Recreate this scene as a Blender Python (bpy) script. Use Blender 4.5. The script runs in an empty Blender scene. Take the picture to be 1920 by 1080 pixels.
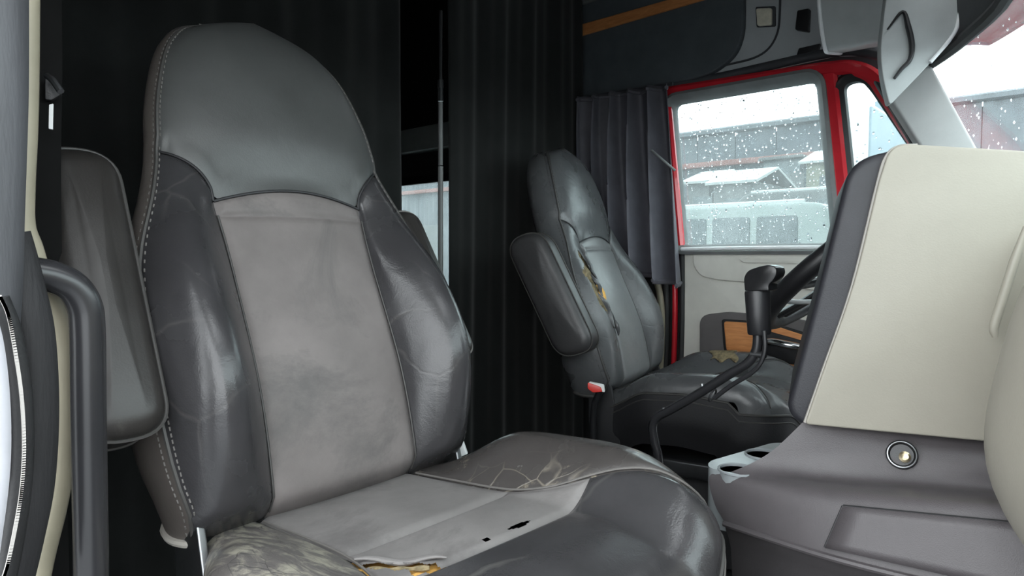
import bpy, bmesh, math, random
import numpy as np
from mathutils import Vector, Matrix, noise

# ------------------------------------------------------------------ camera, sky, exposure
# world: X = towards the front of the truck, Y = towards the driver's side, Z = up, camera at the origin
SC = bpy.context.scene
COL = SC.collection
YAW, PITCH, FOC = math.radians(42), math.radians(-3), 1250.0
cam = bpy.data.cameras.new('camera')
cam.sensor_width = 36.0
cam.lens = 36.0 * FOC / 1920.0
cam.clip_start = 0.02
cam.clip_end = 500
cam_o = bpy.data.objects.new('camera', cam)
cam_o.location = (0, 0, 0)
cam_o.rotation_euler = (math.pi / 2 + PITCH, 0, YAW)
COL.objects.link(cam_o)
SC.camera = cam_o

world = bpy.data.worlds.new('overcast_sky')
SC.world = world
world.use_nodes = True
_bg = world.node_tree.nodes['Background']
_bg.inputs['Color'].default_value = (0.93, 0.975, 1.0, 1)
_bg.inputs['Strength'].default_value = 3.4

SC.view_settings.view_transform = 'Standard'
SC.view_settings.look = 'None'
SC.view_settings.gamma = 1.0
SC.view_settings.use_curve_mapping = False
SC.view_settings.exposure = 0.95

# ------------------------------------------------------------------ camera calibration (pixels of the 1920x1080 photo)
_d = np.array([-math.sin(YAW) * math.cos(PITCH), math.cos(YAW) * math.cos(PITCH), math.sin(PITCH)])
_r = np.array([math.cos(YAW), math.sin(YAW), 0.0])
_u = np.cross(_r, _d)


def ray(px, py):
    return _d + (px - 960) / FOC * _r - (py - 540) / FOC * _u


def at(px, py, X=None, Y=None, Z=None):
    q = ray(px, py)
    k = X / q[0] if X is not None else (Y / q[1] if Y is not None else Z / q[2])
    return q * k


def on(px, py, p0, n):
    q = ray(px, py)
    return q * (np.dot(p0, n) / np.dot(q, n))


rnd = random.Random(7)
FLOOR = -0.95
GROUND = -2.2

# ------------------------------------------------------------------ materials
MATS = {}


def new_mat(name):
    m = bpy.data.materials.new(name)
    m.use_nodes = True
    nt = m.node_tree
    b = nt.nodes['Principled BSDF']
    return m, nt, b


def node(nt, kind, **kw):
    n = nt.nodes.new(kind)
    for k, v in kw.items():
        if k in n.inputs.keys():
            n.inputs[k].default_value = v
        else:
            setattr(n, k, v)
    return n


def mix_col(nt, fac, a, b):
    m = nt.nodes.new('ShaderNodeMix')
    m.data_type = 'RGBA'
    for sock, val in ((m.inputs[0], fac), (m.inputs[6], a), (m.inputs[7], b)):
        if hasattr(val, 'is_output'):
            nt.links.new(val, sock)
        elif isinstance(val, (int, float)):
            sock.default_value = val
        else:
            sock.default_value = (*val, 1)
    return m.outputs[2]


def ramp(nt, src, p0, p1, c0=0.0, c1=1.0):
    r = nt.nodes.new('ShaderNodeMapRange')
    r.inputs[1].default_value = p0
    r.inputs[2].default_value = p1
    r.inputs[3].default_value = c0
    r.inputs[4].default_value = c1
    nt.links.new(src, r.inputs[0])
    return r.outputs[0]


def basic(name, col, rough=0.5, var=0.12, vscale=14.0, bump=0.0, bscale=250.0, metal=0.0, spec=0.5,
          coat=0.0, stretch=(1, 1, 1), sheen=0.0):
    """plain procedural surface: cloudy colour variation plus fine relief"""
    m, nt, b = new_mat(name)
    tc = nt.nodes.new('ShaderNodeTexCoord')
    mp = nt.nodes.new('ShaderNodeMapping')
    mp.inputs['Scale'].default_value = stretch
    nt.links.new(tc.outputs['Object'], mp.inputs[0])
    nz = node(nt, 'ShaderNodeTexNoise', Scale=vscale, Detail=5.0, Roughness=0.6)
    nt.links.new(mp.outputs[0], nz.inputs['Vector'])
    f = ramp(nt, nz.outputs[0], 0.3, 0.7)
    c0 = tuple(max(0, c * (1 - var)) for c in col)
    c1 = tuple(min(1, c * (1 + var)) for c in col)
    nt.links.new(mix_col(nt, f, c0, c1), b.inputs['Base Color'])
    b.inputs['Roughness'].default_value = rough
    b.inputs['Metallic'].default_value = metal
    b.inputs['Specular IOR Level'].default_value = spec
    b.inputs['Coat Weight'].default_value = coat
    if sheen:
        b.inputs['Sheen Weight'].default_value = sheen
    if bump:
        n2 = node(nt, 'ShaderNodeTexNoise', Scale=bscale, Detail=3.0)
        nt.links.new(mp.outputs[0], n2.inputs['Vector'])
        bp = nt.nodes.new('ShaderNodeBump')
        bp.inputs['Strength'].default_value = bump
        bp.inputs['Distance'].default_value = 0.002
        nt.links.new(n2.outputs[0], bp.inputs['Height'])
        nt.links.new(bp.outputs[0], b.inputs['Normal'])
    MATS[name] = m
    return m


def leather(name, col, rough=0.36, wear=(0.3, 0.28, 0.25), wear_amt=0.0, crack=0.0, crack_scale=9.0, crack_col=None,
            wrinkle=0.25, spec=0.5, wear_scale=5.0, stretch=(1, 1, 1), smudge=0.18):
    """grained hide with soft wrinkles, creases that have paled and rubbed patches"""
    m, nt, b = new_mat(name)
    L = nt.links.new
    tc = nt.nodes.new('ShaderNodeTexCoord')
    mp = nt.nodes.new('ShaderNodeMapping')
    mp.inputs['Scale'].default_value = stretch
    L(tc.outputs['Object'], mp.inputs[0])
    nz = node(nt, 'ShaderNodeTexNoise', Scale=7.0, Detail=6.0, Roughness=0.62)
    L(mp.outputs[0], nz.inputs['Vector'])
    f = ramp(nt, nz.outputs[0], 0.3, 0.72)
    c = mix_col(nt, f, tuple(x * (1 - smudge) for x in col), tuple(x * (1 + smudge) for x in col))
    if wear_amt:
        wn = node(nt, 'ShaderNodeTexNoise', Scale=wear_scale, Detail=9.0, Roughness=0.72, Distortion=0.6)
        L(mp.outputs[0], wn.inputs['Vector'])
        wf = ramp(nt, wn.outputs[0], 0.62 - 0.3 * wear_amt, 0.74 - 0.25 * wear_amt)
        c = mix_col(nt, wf, c, wear)
    height = None
    if crack:
        dn = node(nt, 'ShaderNodeTexNoise', Scale=5.0, Detail=3.0)
        L(mp.outputs[0], dn.inputs['Vector'])
        ad = nt.nodes.new('ShaderNodeMix')
        ad.data_type = 'VECTOR'
        ad.inputs[0].default_value = 0.12
        L(mp.outputs[0], ad.inputs[4])
        L(dn.outputs[1], ad.inputs[5])
        vo = nt.nodes.new('ShaderNodeTexVoronoi')
        vo.feature = 'DISTANCE_TO_EDGE'
        vo.inputs['Scale'].default_value = crack_scale
        L(ad.outputs[1], vo.inputs['Vector'])
        line = ramp(nt, vo.outputs[0], 0.0, 0.022, 1.0, 0.0)
        mk = node(nt, 'ShaderNodeTexNoise', Scale=4.0, Detail=2.0)
        L(mp.outputs[0], mk.inputs['Vector'])
        mf = ramp(nt, mk.outputs[0], 0.45, 0.62, 0.0, crack)
        mu = nt.nodes.new('ShaderNodeMath')
        mu.operation = 'MULTIPLY'
        L(line, mu.inputs[0])
        L(mf, mu.inputs[1])
        c = mix_col(nt, mu.outputs[0], c, crack_col or wear)
        height = mu.outputs[0]
    L(c, b.inputs['Base Color'])
    rn = node(nt, 'ShaderNodeTexNoise', Scale=11.0, Detail=4.0)
    L(mp.outputs[0], rn.inputs['Vector'])
    L(ramp(nt, rn.outputs[0], 0.3, 0.7, rough - 0.05, rough + 0.08), b.inputs['Roughness'])
    b.inputs['Specular IOR Level'].default_value = spec
    g = node(nt, 'ShaderNodeTexNoise', Scale=420.0, Detail=2.0)
    L(mp.outputs[0], g.inputs['Vector'])
    w = node(nt, 'ShaderNodeTexNoise', Scale=16.0, Detail=4.0, Distortion=1.2)
    L(mp.outputs[0], w.inputs['Vector'])
    b1 = nt.nodes.new('ShaderNodeBump')
    b1.inputs['Strength'].default_value = 0.16
    b1.inputs['Distance'].default_value = 0.001
    L(g.outputs[0], b1.inputs['Height'])
    b2 = nt.nodes.new('ShaderNodeBump')
    b2.inputs['Strength'].default_value = wrinkle
    b2.inputs['Distance'].default_value = 0.006
    L(w.outputs[0], b2.inputs['Height'])
    L(b1.outputs[0], b2.inputs['Normal'])
    last = b2
    if height is not None:
        b3 = nt.nodes.new('ShaderNodeBump')
        b3.invert = True
        b3.inputs['Strength'].default_value = 0.5
        b3.inputs['Distance'].default_value = 0.002
        L(height, b3.inputs['Height'])
        L(last.outputs[0], b3.inputs['Normal'])
        last = b3
    L(last.outputs[0], b.inputs['Normal'])
    MATS[name] = m
    return m


def wood(name):
    m, nt, b = new_mat(name)
    tc = nt.nodes.new('ShaderNodeTexCoord')
    mp = nt.nodes.new('ShaderNodeMapping')
    mp.inputs['Scale'].default_value = (3, 3, 26)
    nt.links.new(tc.outputs['Object'], mp.inputs[0])
    nz = node(nt, 'ShaderNodeTexNoise', Scale=4.0, Detail=7.0, Roughness=0.65, Distortion=0.8)
    nt.links.new(mp.outputs[0], nz.inputs['Vector'])
    nt.links.new(mix_col(nt, ramp(nt, nz.outputs[0], 0.3, 0.7), (0.50, 0.185, 0.06), (0.72, 0.32, 0.12)), b.inputs['Base Color'])
    b.inputs['Roughness'].default_value = 0.4
    MATS[name] = m
    return m


def glass(name, film=0.08, tint=(0.93, 0.97, 0.97), wet=0.0):
    """thin wet pane: mostly clear, a faint milky film that puts the washed-out haze into the pane, a little mirror reflection"""
    m, nt, b = new_mat(name)
    L = nt.links.new
    out = nt.nodes['Material Output']
    tr = nt.nodes.new('ShaderNodeBsdfTransparent')
    tr.inputs[0].default_value = (*tint, 1)
    tl = nt.nodes.new('ShaderNodeBsdfTranslucent')
    tl.inputs[0].default_value = (0.9, 0.95, 0.95, 1)
    gl = nt.nodes.new('ShaderNodeBsdfGlossy')
    gl.inputs['Roughness'].default_value = 0.02
    tc = nt.nodes.new('ShaderNodeTexCoord')
    nz = node(nt, 'ShaderNodeTexNoise', Scale=6.0, Detail=6.0)
    L(tc.outputs['Object'], nz.inputs['Vector'])
    m1 = nt.nodes.new('ShaderNodeMixShader')
    L(ramp(nt, nz.outputs[0], 0.3, 0.7, film * 0.7, film * 1.3), m1.inputs[0])
    L(tr.outputs[0], m1.inputs[1])
    L(tl.outputs[0], m1.inputs[2])
    m2 = nt.nodes.new('ShaderNodeMixShader')
    m2.inputs[0].default_value = 0.05
    L(m1.outputs[0], m2.inputs[1])
    L(gl.outputs[0], m2.inputs[2])
    L(m2.outputs[0], out.inputs[0])
    MATS[name] = m
    return m


def drops_mat(name):
    m, nt, b = new_mat(name)
    b.inputs['Base Color'].default_value = (0.95, 0.98, 1, 1)
    b.inputs['Roughness'].default_value = 0.02
    b.inputs['IOR'].default_value = 1.33
    b.inputs['Transmission Weight'].default_value = 1.0
    MATS[name] = m
    return m


leather('hide_headrest', (0.062, 0.064, 0.063), 0.40, wrinkle=0.08, smudge=0.12)
leather('hide_bolster', (0.034, 0.033, 0.035), 0.23, wear=(0.16, 0.15, 0.14), crack=0.2, crack_scale=6.0, wrinkle=0.15)
leather('hide_side', (0.080, 0.070, 0.064), 0.40, wear=(0.05, 0.045, 0.04), wear_amt=0.15, wrinkle=0.2)
leather('cloth_center', (0.148, 0.133, 0.129), 0.62, wear=(0.094, 0.088, 0.086), wear_amt=0.45, wear_scale=3.0, wrinkle=0.06, spec=0.3)
leather('cloth_cushion', (0.180, 0.170, 0.166), 0.62, wear=(0.13, 0.122, 0.12), wear_amt=0.4, wear_scale=4.0, wrinkle=0.10, spec=0.3)
leather('hide_cushion_front', (0.042, 0.041, 0.043), 0.19, wear=(0.2, 0.195, 0.18), crack=0.4, crack_scale=5.0, wrinkle=0.14)
leather('hide_cushion_side', (0.055, 0.050, 0.048), 0.24, wear=(0.3, 0.26, 0.2), wear_amt=0.08, wear_scale=14.0, crack=0.85, crack_scale=15.0, crack_col=(0.22, 0.195, 0.16), wrinkle=0.22)
leather('hide_cushion_worn', (0.10, 0.092, 0.088), 0.5, wear=(0.26, 0.245, 0.20), wear_amt=0.5, wear_scale=22.0, crack=0.8,
        crack_scale=22.0, crack_col=(0.03, 0.03, 0.03), wrinkle=0.35, stretch=(0.8, 2.4, 1))
leather('hide_armrest', (0.024, 0.0215, 0.020), 0.40, wear=(0.06, 0.055, 0.05), wear_amt=0.2, wrinkle=0.12)
leather('hide_driver', (0.080, 0.082, 0.085), 0.28, wear=(0.12, 0.12, 0.12), crack=0.25, crack_scale=6.0, wrinkle=0.30)
leather('hide_driver_center', (0.165, 0.168, 0.170), 0.33, wrinkle=0.22)
leather('hide_driver_arm', (0.040, 0.039, 0.040), 0.42, wrinkle=0.25)
leather('cream_vinyl', (0.32, 0.30, 0.252), 0.42, wrinkle=0.06, smudge=0.05, spec=0.4)
basic('cloth_driver_cushion', (0.022, 0.022, 0.022), 0.8, 0.3, bump=0.3, bscale=400)
basic('skirt_black', (0.016, 0.016, 0.018), 0.6, 0.2, bump=0.2)
basic('black_plastic', (0.018, 0.018, 0.02), 0.38, 0.15, bump=0.15, bscale=600)
basic('handle_black', (0.02, 0.02, 0.022), 0.27, 0.1)
basic('black_gloss', (0.012, 0.012, 0.013), 0.16, 0.1)
basic('pad_black', (0.022, 0.022, 0.027), 0.5, 0.15, bump=0.2, bscale=500)
basic('thread_pale', (0.42, 0.40, 0.38), 0.7, 0.1)
basic('thread_grey', (0.13, 0.122, 0.115), 0.7, 0.1)
basic('piping_dark', (0.05, 0.048, 0.046), 0.5, 0.1)
basic('piping_light', (0.34, 0.32, 0.29), 0.5, 0.1)
basic('foam_yellow', (0.72, 0.40, 0.10), 0.9, 0.2, vscale=60, bump=0.6, bscale=300)
basic('foam_dirty', (0.20, 0.16, 0.09), 0.9, 0.6, vscale=80, bump=0.6, bscale=300)
basic('curtain_cloth', (0.017, 0.0185, 0.018), 0.9, 0.12, bump=0.25, bscale=900, spec=0.15, sheen=0.15)
basic('curtain_window', (0.10, 0.098, 0.115), 0.55, 0.15, bump=0.2, bscale=700, spec=0.35)
basic('grey_plastic', (0.078, 0.070, 0.074), 0.44, 0.06, bump=0.25, bscale=700)
basic('grey_plastic_dark', (0.05, 0.046, 0.048), 0.5, 0.08, bump=0.25, bscale=700)
basic('tray_plastic', (0.25, 0.27, 0.28), 0.25, 0.06)
basic('door_panel', (0.66, 0.645, 0.59), 0.5, 0.05, bump=0.15, bscale=700)
basic('door_pocket', (0.115, 0.105, 0.105), 0.6, 0.1, bump=0.3)
basic('red_paint', (0.62, 0.022, 0.035), 0.22, 0.08, coat=0.5)
basic('seal_grey', (0.17, 0.175, 0.175), 0.55, 0.15)
basic('webbing_black', (0.007, 0.007, 0.007), 0.9, 0.2, spec=0.1)
basic('rubber_black', (0.012, 0.012, 0.013), 0.6, 0.2, bump=0.2, bscale=300)
basic('seal_foam', (0.012, 0.0115, 0.013), 0.7, 0.25, bump=0.5, bscale=220, stretch=(1, 1, 0.2))
basic('pillar_grey', (0.055, 0.056, 0.062), 0.5, 0.2, vscale=30, bump=0.2, stretch=(1, 1, 0.15))
basic('pillar_pale', (0.5, 0.5, 0.54), 0.45, 0.08)
basic('cream_paint', (0.27, 0.245, 0.18), 0.5, 0.1)
basic('bright_metal', (0.75, 0.77, 0.78), 0.18, 0.05, metal=1.0)
basic('dull_metal', (0.30, 0.31, 0.32), 0.35, 0.15, metal=1.0)
basic('dark_metal', (0.06, 0.062, 0.065), 0.32, 0.2, metal=0.6)
basic('brass', (0.62, 0.53, 0.36), 0.3, 0.1, metal=1.0)
basic('trim_light', (0.86, 0.88, 0.89), 0.22, 0.04)
basic('red_plastic', (0.62, 0.03, 0.02), 0.3, 0.1)
basic('white_label', (0.75, 0.76, 0.76), 0.5, 0.04)
basic('header_dark', (0.075, 0.088, 0.098), 0.75, 0.12, bump=0.3, bscale=500)
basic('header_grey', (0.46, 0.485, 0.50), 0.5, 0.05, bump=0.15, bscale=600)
basic('header_seam', (0.05, 0.053, 0.06), 0.6, 0.1)
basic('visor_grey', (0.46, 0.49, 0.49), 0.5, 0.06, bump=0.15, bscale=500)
basic('pillar_trim', (0.36, 0.365, 0.36), 0.5, 0.05, bump=0.15, bscale=600)
basic('lamp_lens', (0.80, 0.76, 0.62), 0.3, 0.12, vscale=60)
basic('floor_rubber', (0.012, 0.012, 0.013), 0.6, 0.3, bump=0.3, bscale=200)
basic('shell_dark', (0.03, 0.032, 0.032), 0.8, 0.1)
basic('lining_light', (0.46, 0.46, 0.44), 0.8, 0.05)
basic('shell_grey', (0.16, 0.165, 0.165), 0.7, 0.08)
basic('sleeper_panel', (0.5, 0.54, 0.52), 0.6, 0.06)
wood('wood_grain')
glass('glass_window', film=0.07, tint=(0.72, 0.79, 0.79))
glass('glass_windshield', film=0.02, tint=(0.90, 0.95, 0.95))
drops_mat('water')
# outdoors
basic('wet_asphalt', (0.12, 0.125, 0.13), 0.35, 0.35, vscale=1.2, bump=0.3, bscale=40)
basic('slate_cladding', (0.04, 0.05, 0.062), 0.6, 0.35, vscale=1.1)
basic('slate_cladding_pale', (0.06, 0.07, 0.08), 0.6, 0.35, vscale=1.1)
basic('roof_white', (0.34, 0.36, 0.35), 0.5, 0.05, vscale=2)
basic('shed_grey', (0.075, 0.08, 0.08), 0.7, 0.2, vscale=2)
basic('shed_olive', (0.12, 0.12, 0.085), 0.7, 0.25, vscale=2)
basic('vehicle_pale', (0.17, 0.20, 0.19), 0.3, 0.06, vscale=2)
basic('vehicle_dark', (0.05, 0.065, 0.07), 0.2, 0.1, vscale=2)
basic('fascia_red', (0.16, 0.06, 0.05), 0.6, 0.2, vscale=3)
basic('container_blue', (0.19, 0.25, 0.29), 0.5, 0.12, vscale=2)
M = MATS

# ------------------------------------------------------------------ object helpers
LOC = {}


def tag(o, label=None, cat=None, group=None, kind=None):
    if label:
        o['label'] = label
    if cat:
        o['category'] = cat
    if group:
        o['group'] = group
    if kind:
        o['kind'] = kind
    return o


def empty(name, loc, label=None, cat=None, group=None, kind=None):
    o = bpy.data.objects.new(name, None)
    o.empty_display_size = 0.1
    COL.objects.link(o)
    o.location = tuple(float(c) for c in loc)
    LOC[o] = Vector(o.location)
    return tag(o, label, cat, group, kind)


def link(name, verts, faces, mat, parent=None, smooth=True, sharp=40):
    """world-space geometry -> one mesh object, origin at its own centre"""
    V = np.array([tuple(v) for v in verts], dtype=float)
    c = (V.min(0) + V.max(0)) / 2
    me = bpy.data.meshes.new(name)
    me.from_pydata([tuple(v - c) for v in V], [], faces)
    me.validate()
    bm = bmesh.new()
    bm.from_mesh(me)
    bmesh.ops.remove_doubles(bm, verts=bm.verts, dist=1e-6)
    bmesh.ops.recalc_face_normals(bm, faces=bm.faces)
    bm.to_mesh(me)
    bm.free()
    if smooth:
        for p in me.polygons:
            p.use_smooth = True
        me.set_sharp_from_angle(angle=math.radians(sharp))
    me.materials.append(M[mat] if isinstance(mat, str) else mat)
    o = bpy.data.objects.new(name, me)
    COL.objects.link(o)
    LOC[o] = Vector(c)
    if parent is not None:
        o.parent = parent
        o.location = Vector(c) - LOC[parent]
    else:
        o.location = Vector(c)
    return o


def solid(o, t, off=0.0):
    s = o.modifiers.new('thickness', 'SOLIDIFY')
    s.thickness = t
    s.offset = off
    return o


def cr(pts, n=6, closed=False):
    """Catmull-Rom through points"""
    P = [np.array(p, float) for p in pts]
    out = []
    N = len(P)
    for i in range(N if closed else N - 1):
        p1, p2 = P[i % N], P[(i + 1) % N]
        p0 = P[(i - 1) % N] if closed or i > 0 else 2 * p1 - p2
        p3 = P[(i + 2) % N] if closed or i + 2 < N else 2 * p2 - p1
        for k in range(n):
            t = k / n
            out.append(0.5 * ((2 * p1) + (-p0 + p2) * t + (2 * p0 - 5 * p1 + 4 * p2 - p3) * t * t + (-p0 + 3 * p1 - 3 * p2 + p3) * t ** 3))
    if not closed:
        out.append(P[-1])
    return out


def interp(xs, ys, n=12):
    c = cr(list(zip(xs, ys)), n)
    X = np.array([p[0] for p in c])
    Yv = np.array([p[1] for p in c])
    X = np.maximum.accumulate(X)
    return lambda v: float(np.interp(v, X, Yv))


def cosp(n, a=0.0, b=1.0):
    return [a + (b - a) * (0.5 - 0.5 * math.cos(math.pi * i / n)) for i in range(n + 1)]


def lin(n, a=0.0, b=1.0):
    return [a + (b - a) * i / n for i in range(n + 1)]


def patch(name, fn, us, vs, mat, parent=None, hole=None, thick=0.0, off=0.0, sharp=50):
    verts, faces = [], []
    for u in us:
        for v in vs:
            verts.append(fn(u, v))
    nv = len(vs)
    for i in range(len(us) - 1):
        for j in range(nv - 1):
            if hole and hole(0.5 * (us[i] + us[i + 1]), 0.5 * (vs[j] + vs[j + 1])):
                continue
            faces.append((i * nv + j, (i + 1) * nv + j, (i + 1) * nv + j + 1, i * nv + j + 1))
    o = link(name, verts, faces, mat, parent, sharp=sharp)
    if thick:
        solid(o, thick, off)
    return o


def tube_geo(pts, r, seg=10, closed=False, flat=1.0, flat_dir=None):
    P = [Vector(tuple(p)) for p in pts]
    N = len(P)
    rr = r if hasattr(r, '__len__') else [r] * N
    verts, faces = [], []
    prev = None
    for i in range(N):
        t = (P[(i + 1) % N] - P[i - 1]) if closed else (P[min(i + 1, N - 1)] - P[max(i - 1, 0)])
        t.normalize()
        if prev is None:
            ref = Vector(flat_dir) if flat_dir is not None else (Vector((0, 0, 1)) if abs(t.z) < 0.9 else Vector((1, 0, 0)))
            a = (ref - t * ref.dot(t)).normalized()
        else:
            a = (prev - t * prev.dot(t)).normalized()
        prev = a
        b = t.cross(a)
        for k in range(seg):
            an = 2 * math.pi * k / seg
            verts.append(P[i] + a * (math.cos(an) * rr[i] * flat) + b * (math.sin(an) * rr[i]))
    for i in range(N if closed else N - 1):
        j = (i + 1) % N
        for k in range(seg):
            k2 = (k + 1) % seg
            faces.append((i * seg + k, i * seg + k2, j * seg + k2, j * seg + k))
    if not closed:
        faces.append(tuple(range(seg)))
        faces.append(tuple((N - 1) * seg + k for k in range(seg)))
    return verts, faces


def tube(name, pts, r, mat, parent=None, seg=10, closed=False, smoothn=0, flat=1.0, flat_dir=None):
    if smoothn:
        if hasattr(r, '__len__'):
            r = [float(np.interp(i / (smoothn * (len(pts) - 1)) * (len(pts) - 1), range(len(pts)), r)) for i in range(smoothn * (len(pts) - 1) + 1)]
        pts = cr(pts, smoothn, closed)
    v, f = tube_geo(pts, r, seg, closed, flat, flat_dir)
    return link(name, v, f, mat, parent)


def rpoly(pts, r, seg=6):
    """round the corners of a closed 2D polygon; r a number or one per corner"""
    N = len(pts)
    out = []
    for i in range(N):
        p = np.array(pts[i], float)
        a = np.array(pts[i - 1], float) - p
        b = np.array(pts[(i + 1) % N], float) - p
        la, lb = np.linalg.norm(a), np.linalg.norm(b)
        rr = r[i] if hasattr(r, '__len__') else r
        rr = min(rr, la * 0.48, lb * 0.48)
        if rr <= 1e-6:
            out.append(p)
            continue
        s, e = p + a / la * rr, p + b / lb * rr
        for k in range(seg + 1):
            t = k / seg
            out.append((1 - t) ** 2 * s + 2 * t * (1 - t) * p + t * t * e)
    return out


def area2(poly):
    return 0.5 * sum(poly[i - 1][0] * poly[i][1] - poly[i][0] * poly[i - 1][1] for i in range(len(poly)))


def inset(poly, d):
    N = len(poly)
    out = []
    for i in range(N):
        a = np.array(poly[i]) - np.array(poly[i - 1])
        b = np.array(poly[(i + 1) % N]) - np.array(poly[i])
        a = a / (np.linalg.norm(a) + 1e-12)
        b = b / (np.linalg.norm(b) + 1e-12)
        na, nb = np.array([-a[1], a[0]]), np.array([-b[1], b[0]])
        n = na + nb
        ln = np.linalg.norm(n)
        n = n / ln if ln > 1e-6 else na
        c = max(0.35, float(np.dot(n, na)))
        out.append(np.array(poly[i]) + n * d / c)
    return out


def slab_geo(poly, t, r, O, e1, e2, en, seg=4, dome=0.0):
    """closed body: 2D outline with real thickness t and rounded edges; the n = 0 side is the back, n = t the front"""
    poly = [np.array(p, float) for p in poly]
    if area2(poly) < 0:
        poly = poly[::-1]
    O, e1, e2, en = [np.array(v, float) for v in (O, e1, e2, en)]
    r = min(r, t / 2 - 1e-5) if t > 0 else r
    clean = []
    for p in poly:
        if not clean or np.linalg.norm(p - clean[-1]) > 2e-4:
            clean.append(p)
    if np.linalg.norm(clean[0] - clean[-1]) < 2e-4:
        clean.pop()
    poly = clean
    for i in range(len(poly)):          # keep the edge rounding smaller than the tightest convex corner
        a, b = poly[i] - poly[i - 1], poly[(i + 1) % len(poly)] - poly[i]
        la, lb = np.linalg.norm(a), np.linalg.norm(b)
        th = math.atan2(a[0] * b[1] - a[1] * b[0], float(a @ b))
        if th > 0.03:
            r = min(r, 0.85 * min(la, lb) / (2 * math.tan(th / 2)))
    rings = []
    for k in range(seg + 1):
        a = math.pi / 2 * k / seg
        rings.append((r * (1 - math.sin(a)), r * (1 - math.cos(a))))
    for k in range(seg + 1):
        a = math.pi / 2 * k / seg
        rings.append((r * (1 - math.cos(a)), t - r + r * math.sin(a)))
    verts, faces = [], []
    N = len(poly)
    for d, n in rings:
        q = inset(poly, d)
        for p in q:
            verts.append(O + e1 * p[0] + e2 * p[1] + en * n)
    for i in range(len(rings) - 1):
        for k in range(N):
            k2 = (k + 1) % N
            faces.append((i * N + k, i * N + k2, (i + 1) * N + k2, (i + 1) * N + k))
    faces.append(tuple(range(N))[::-1])
    last = (len(rings) - 1) * N
    if dome:
        q = inset(poly, rings[-1][0])
        c = sum(q) / N
        for f in (0.85, 0.65, 0.4, 0.18):
            for p in q:
                pp = c + (p - c) * f
                verts.append(O + e1 * pp[0] + e2 * pp[1] + en * (t + dome * (1 - f * f)))
        for i in range(4):
            a = last + i * N
            for k in range(N):
                k2 = (k + 1) % N
                faces.append((a + k, a + k2, a + N + k2, a + N + k))
        last += 4 * N
    faces.append(tuple(last + k for k in range(N)))
    return verts, faces


def slab(name, poly, t, r, O, e1, e2, en, mat, parent=None, seg=4, dome=0.0):
    v, f = slab_geo(poly, t, r, O, e1, e2, en, seg, dome)
    return link(name, v, f, mat, parent)


def box(name, lo, hi, mat, parent=None, r=0.004):
    lo, hi = np.array(lo, float), np.array(hi, float)
    s = hi - lo
    poly = rpoly([(0, 0), (s[0], 0), (s[0], s[1]), (0, s[1])], r, 3)
    return slab(name, poly, s[2], r, lo, (1, 0, 0), (0, 1, 0), (0, 0, 1), mat, parent, seg=2)


def unit(v):
    v = np.array(v, float)
    return v / np.linalg.norm(v)


def plane_axes(n):
    n = unit(n)
    e1 = unit(np.cross((0, 0, 1), n))
    return e1, np.cross(n, e1), n


def face_slab(name, pix, p0, n, t, r, mat, parent=None, rc=0.0, lift=0.0, dome=0.0, rseg=5):
    """a plate whose front lies in the plane through p0 with normal n (towards the viewer side); outline measured in the photo"""
    p0 = np.array(p0, float)
    e1, e2, n = plane_axes(n)
    pts = []
    for q in pix:
        P = on(q[0], q[1], p0, n) - p0
        pts.append((P @ e1, P @ e2))
    if rc or hasattr(rc, '__len__'):
        pts = rpoly(pts, rc, rseg)
    return slab(name, pts, t, r, p0 + n * (lift - t), e1, e2, n, mat, parent, dome=dome)


def sweep(name, path, prof, O, e1, e2, en, mat, parent=None, closed=False, sharp=35):
    """profile (outwards in the plane, along en) swept along a 2D path with mitred corners"""
    O, e1, e2, en = [np.array(v, float) for v in (O, e1, e2, en)]
    P = [np.array(p, float) for p in path]
    N, K = len(P), len(prof)
    verts, faces = [], []
    for i in range(N):
        a = P[i] - P[i - 1] if (closed or i > 0) else P[1] - P[0]
        b = P[(i + 1) % N] - P[i] if (closed or i < N - 1) else P[-1] - P[-2]
        a, b = a / np.linalg.norm(a), b / np.linalg.norm(b)
        na, nb = np.array([a[1], -a[0]]), np.array([b[1], -b[0]])
        n = unit(na + nb)
        n = n / max(0.5, float(n @ na))
        for o, h in prof:
            p = P[i] + n * o
            verts.append(O + e1 * p[0] + e2 * p[1] + en * h)
    for i in range(N if closed else N - 1):
        j = (i + 1) % N
        for k in range(K):
            k2 = (k + 1) % K
            faces.append((i * K + k, i * K + k2, j * K + k2, j * K + k))
    if not closed:
        faces.append(tuple(range(K)))
        faces.append(tuple((N - 1) * K + k for k in range(K)))
    return link(name, verts, faces, mat, parent, sharp=sharp)


def lathe(name, prof, O, axis, mat, parent=None, seg=24, caps=True):
    axis = Vector(tuple(axis)).normalized()
    a = axis.orthogonal().normalized()
    b = axis.cross(a)
    O = Vector(tuple(O))
    verts, faces = [], []
    for r, h in prof:
        for k in range(seg):
            an = 2 * math.pi * k / seg
            verts.append(O + axis * h + (a * math.cos(an) + b * math.sin(an)) * r)
    for i in range(len(prof) - 1):
        for k in range(seg):
            k2 = (k + 1) % seg
            faces.append((i * seg + k, i * seg + k2, (i + 1) * seg + k2, (i + 1) * seg + k))
    if caps:
        faces.append(tuple(range(seg)))
        faces.append(tuple((len(prof) - 1) * seg + k for k in range(seg)))
    return link(name, verts, faces, mat, parent)


def sm(a, b, x):
    t = max(0.0, min(1.0, (x - a) / (b - a)))
    return t * t * (3 - 2 * t)


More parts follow.
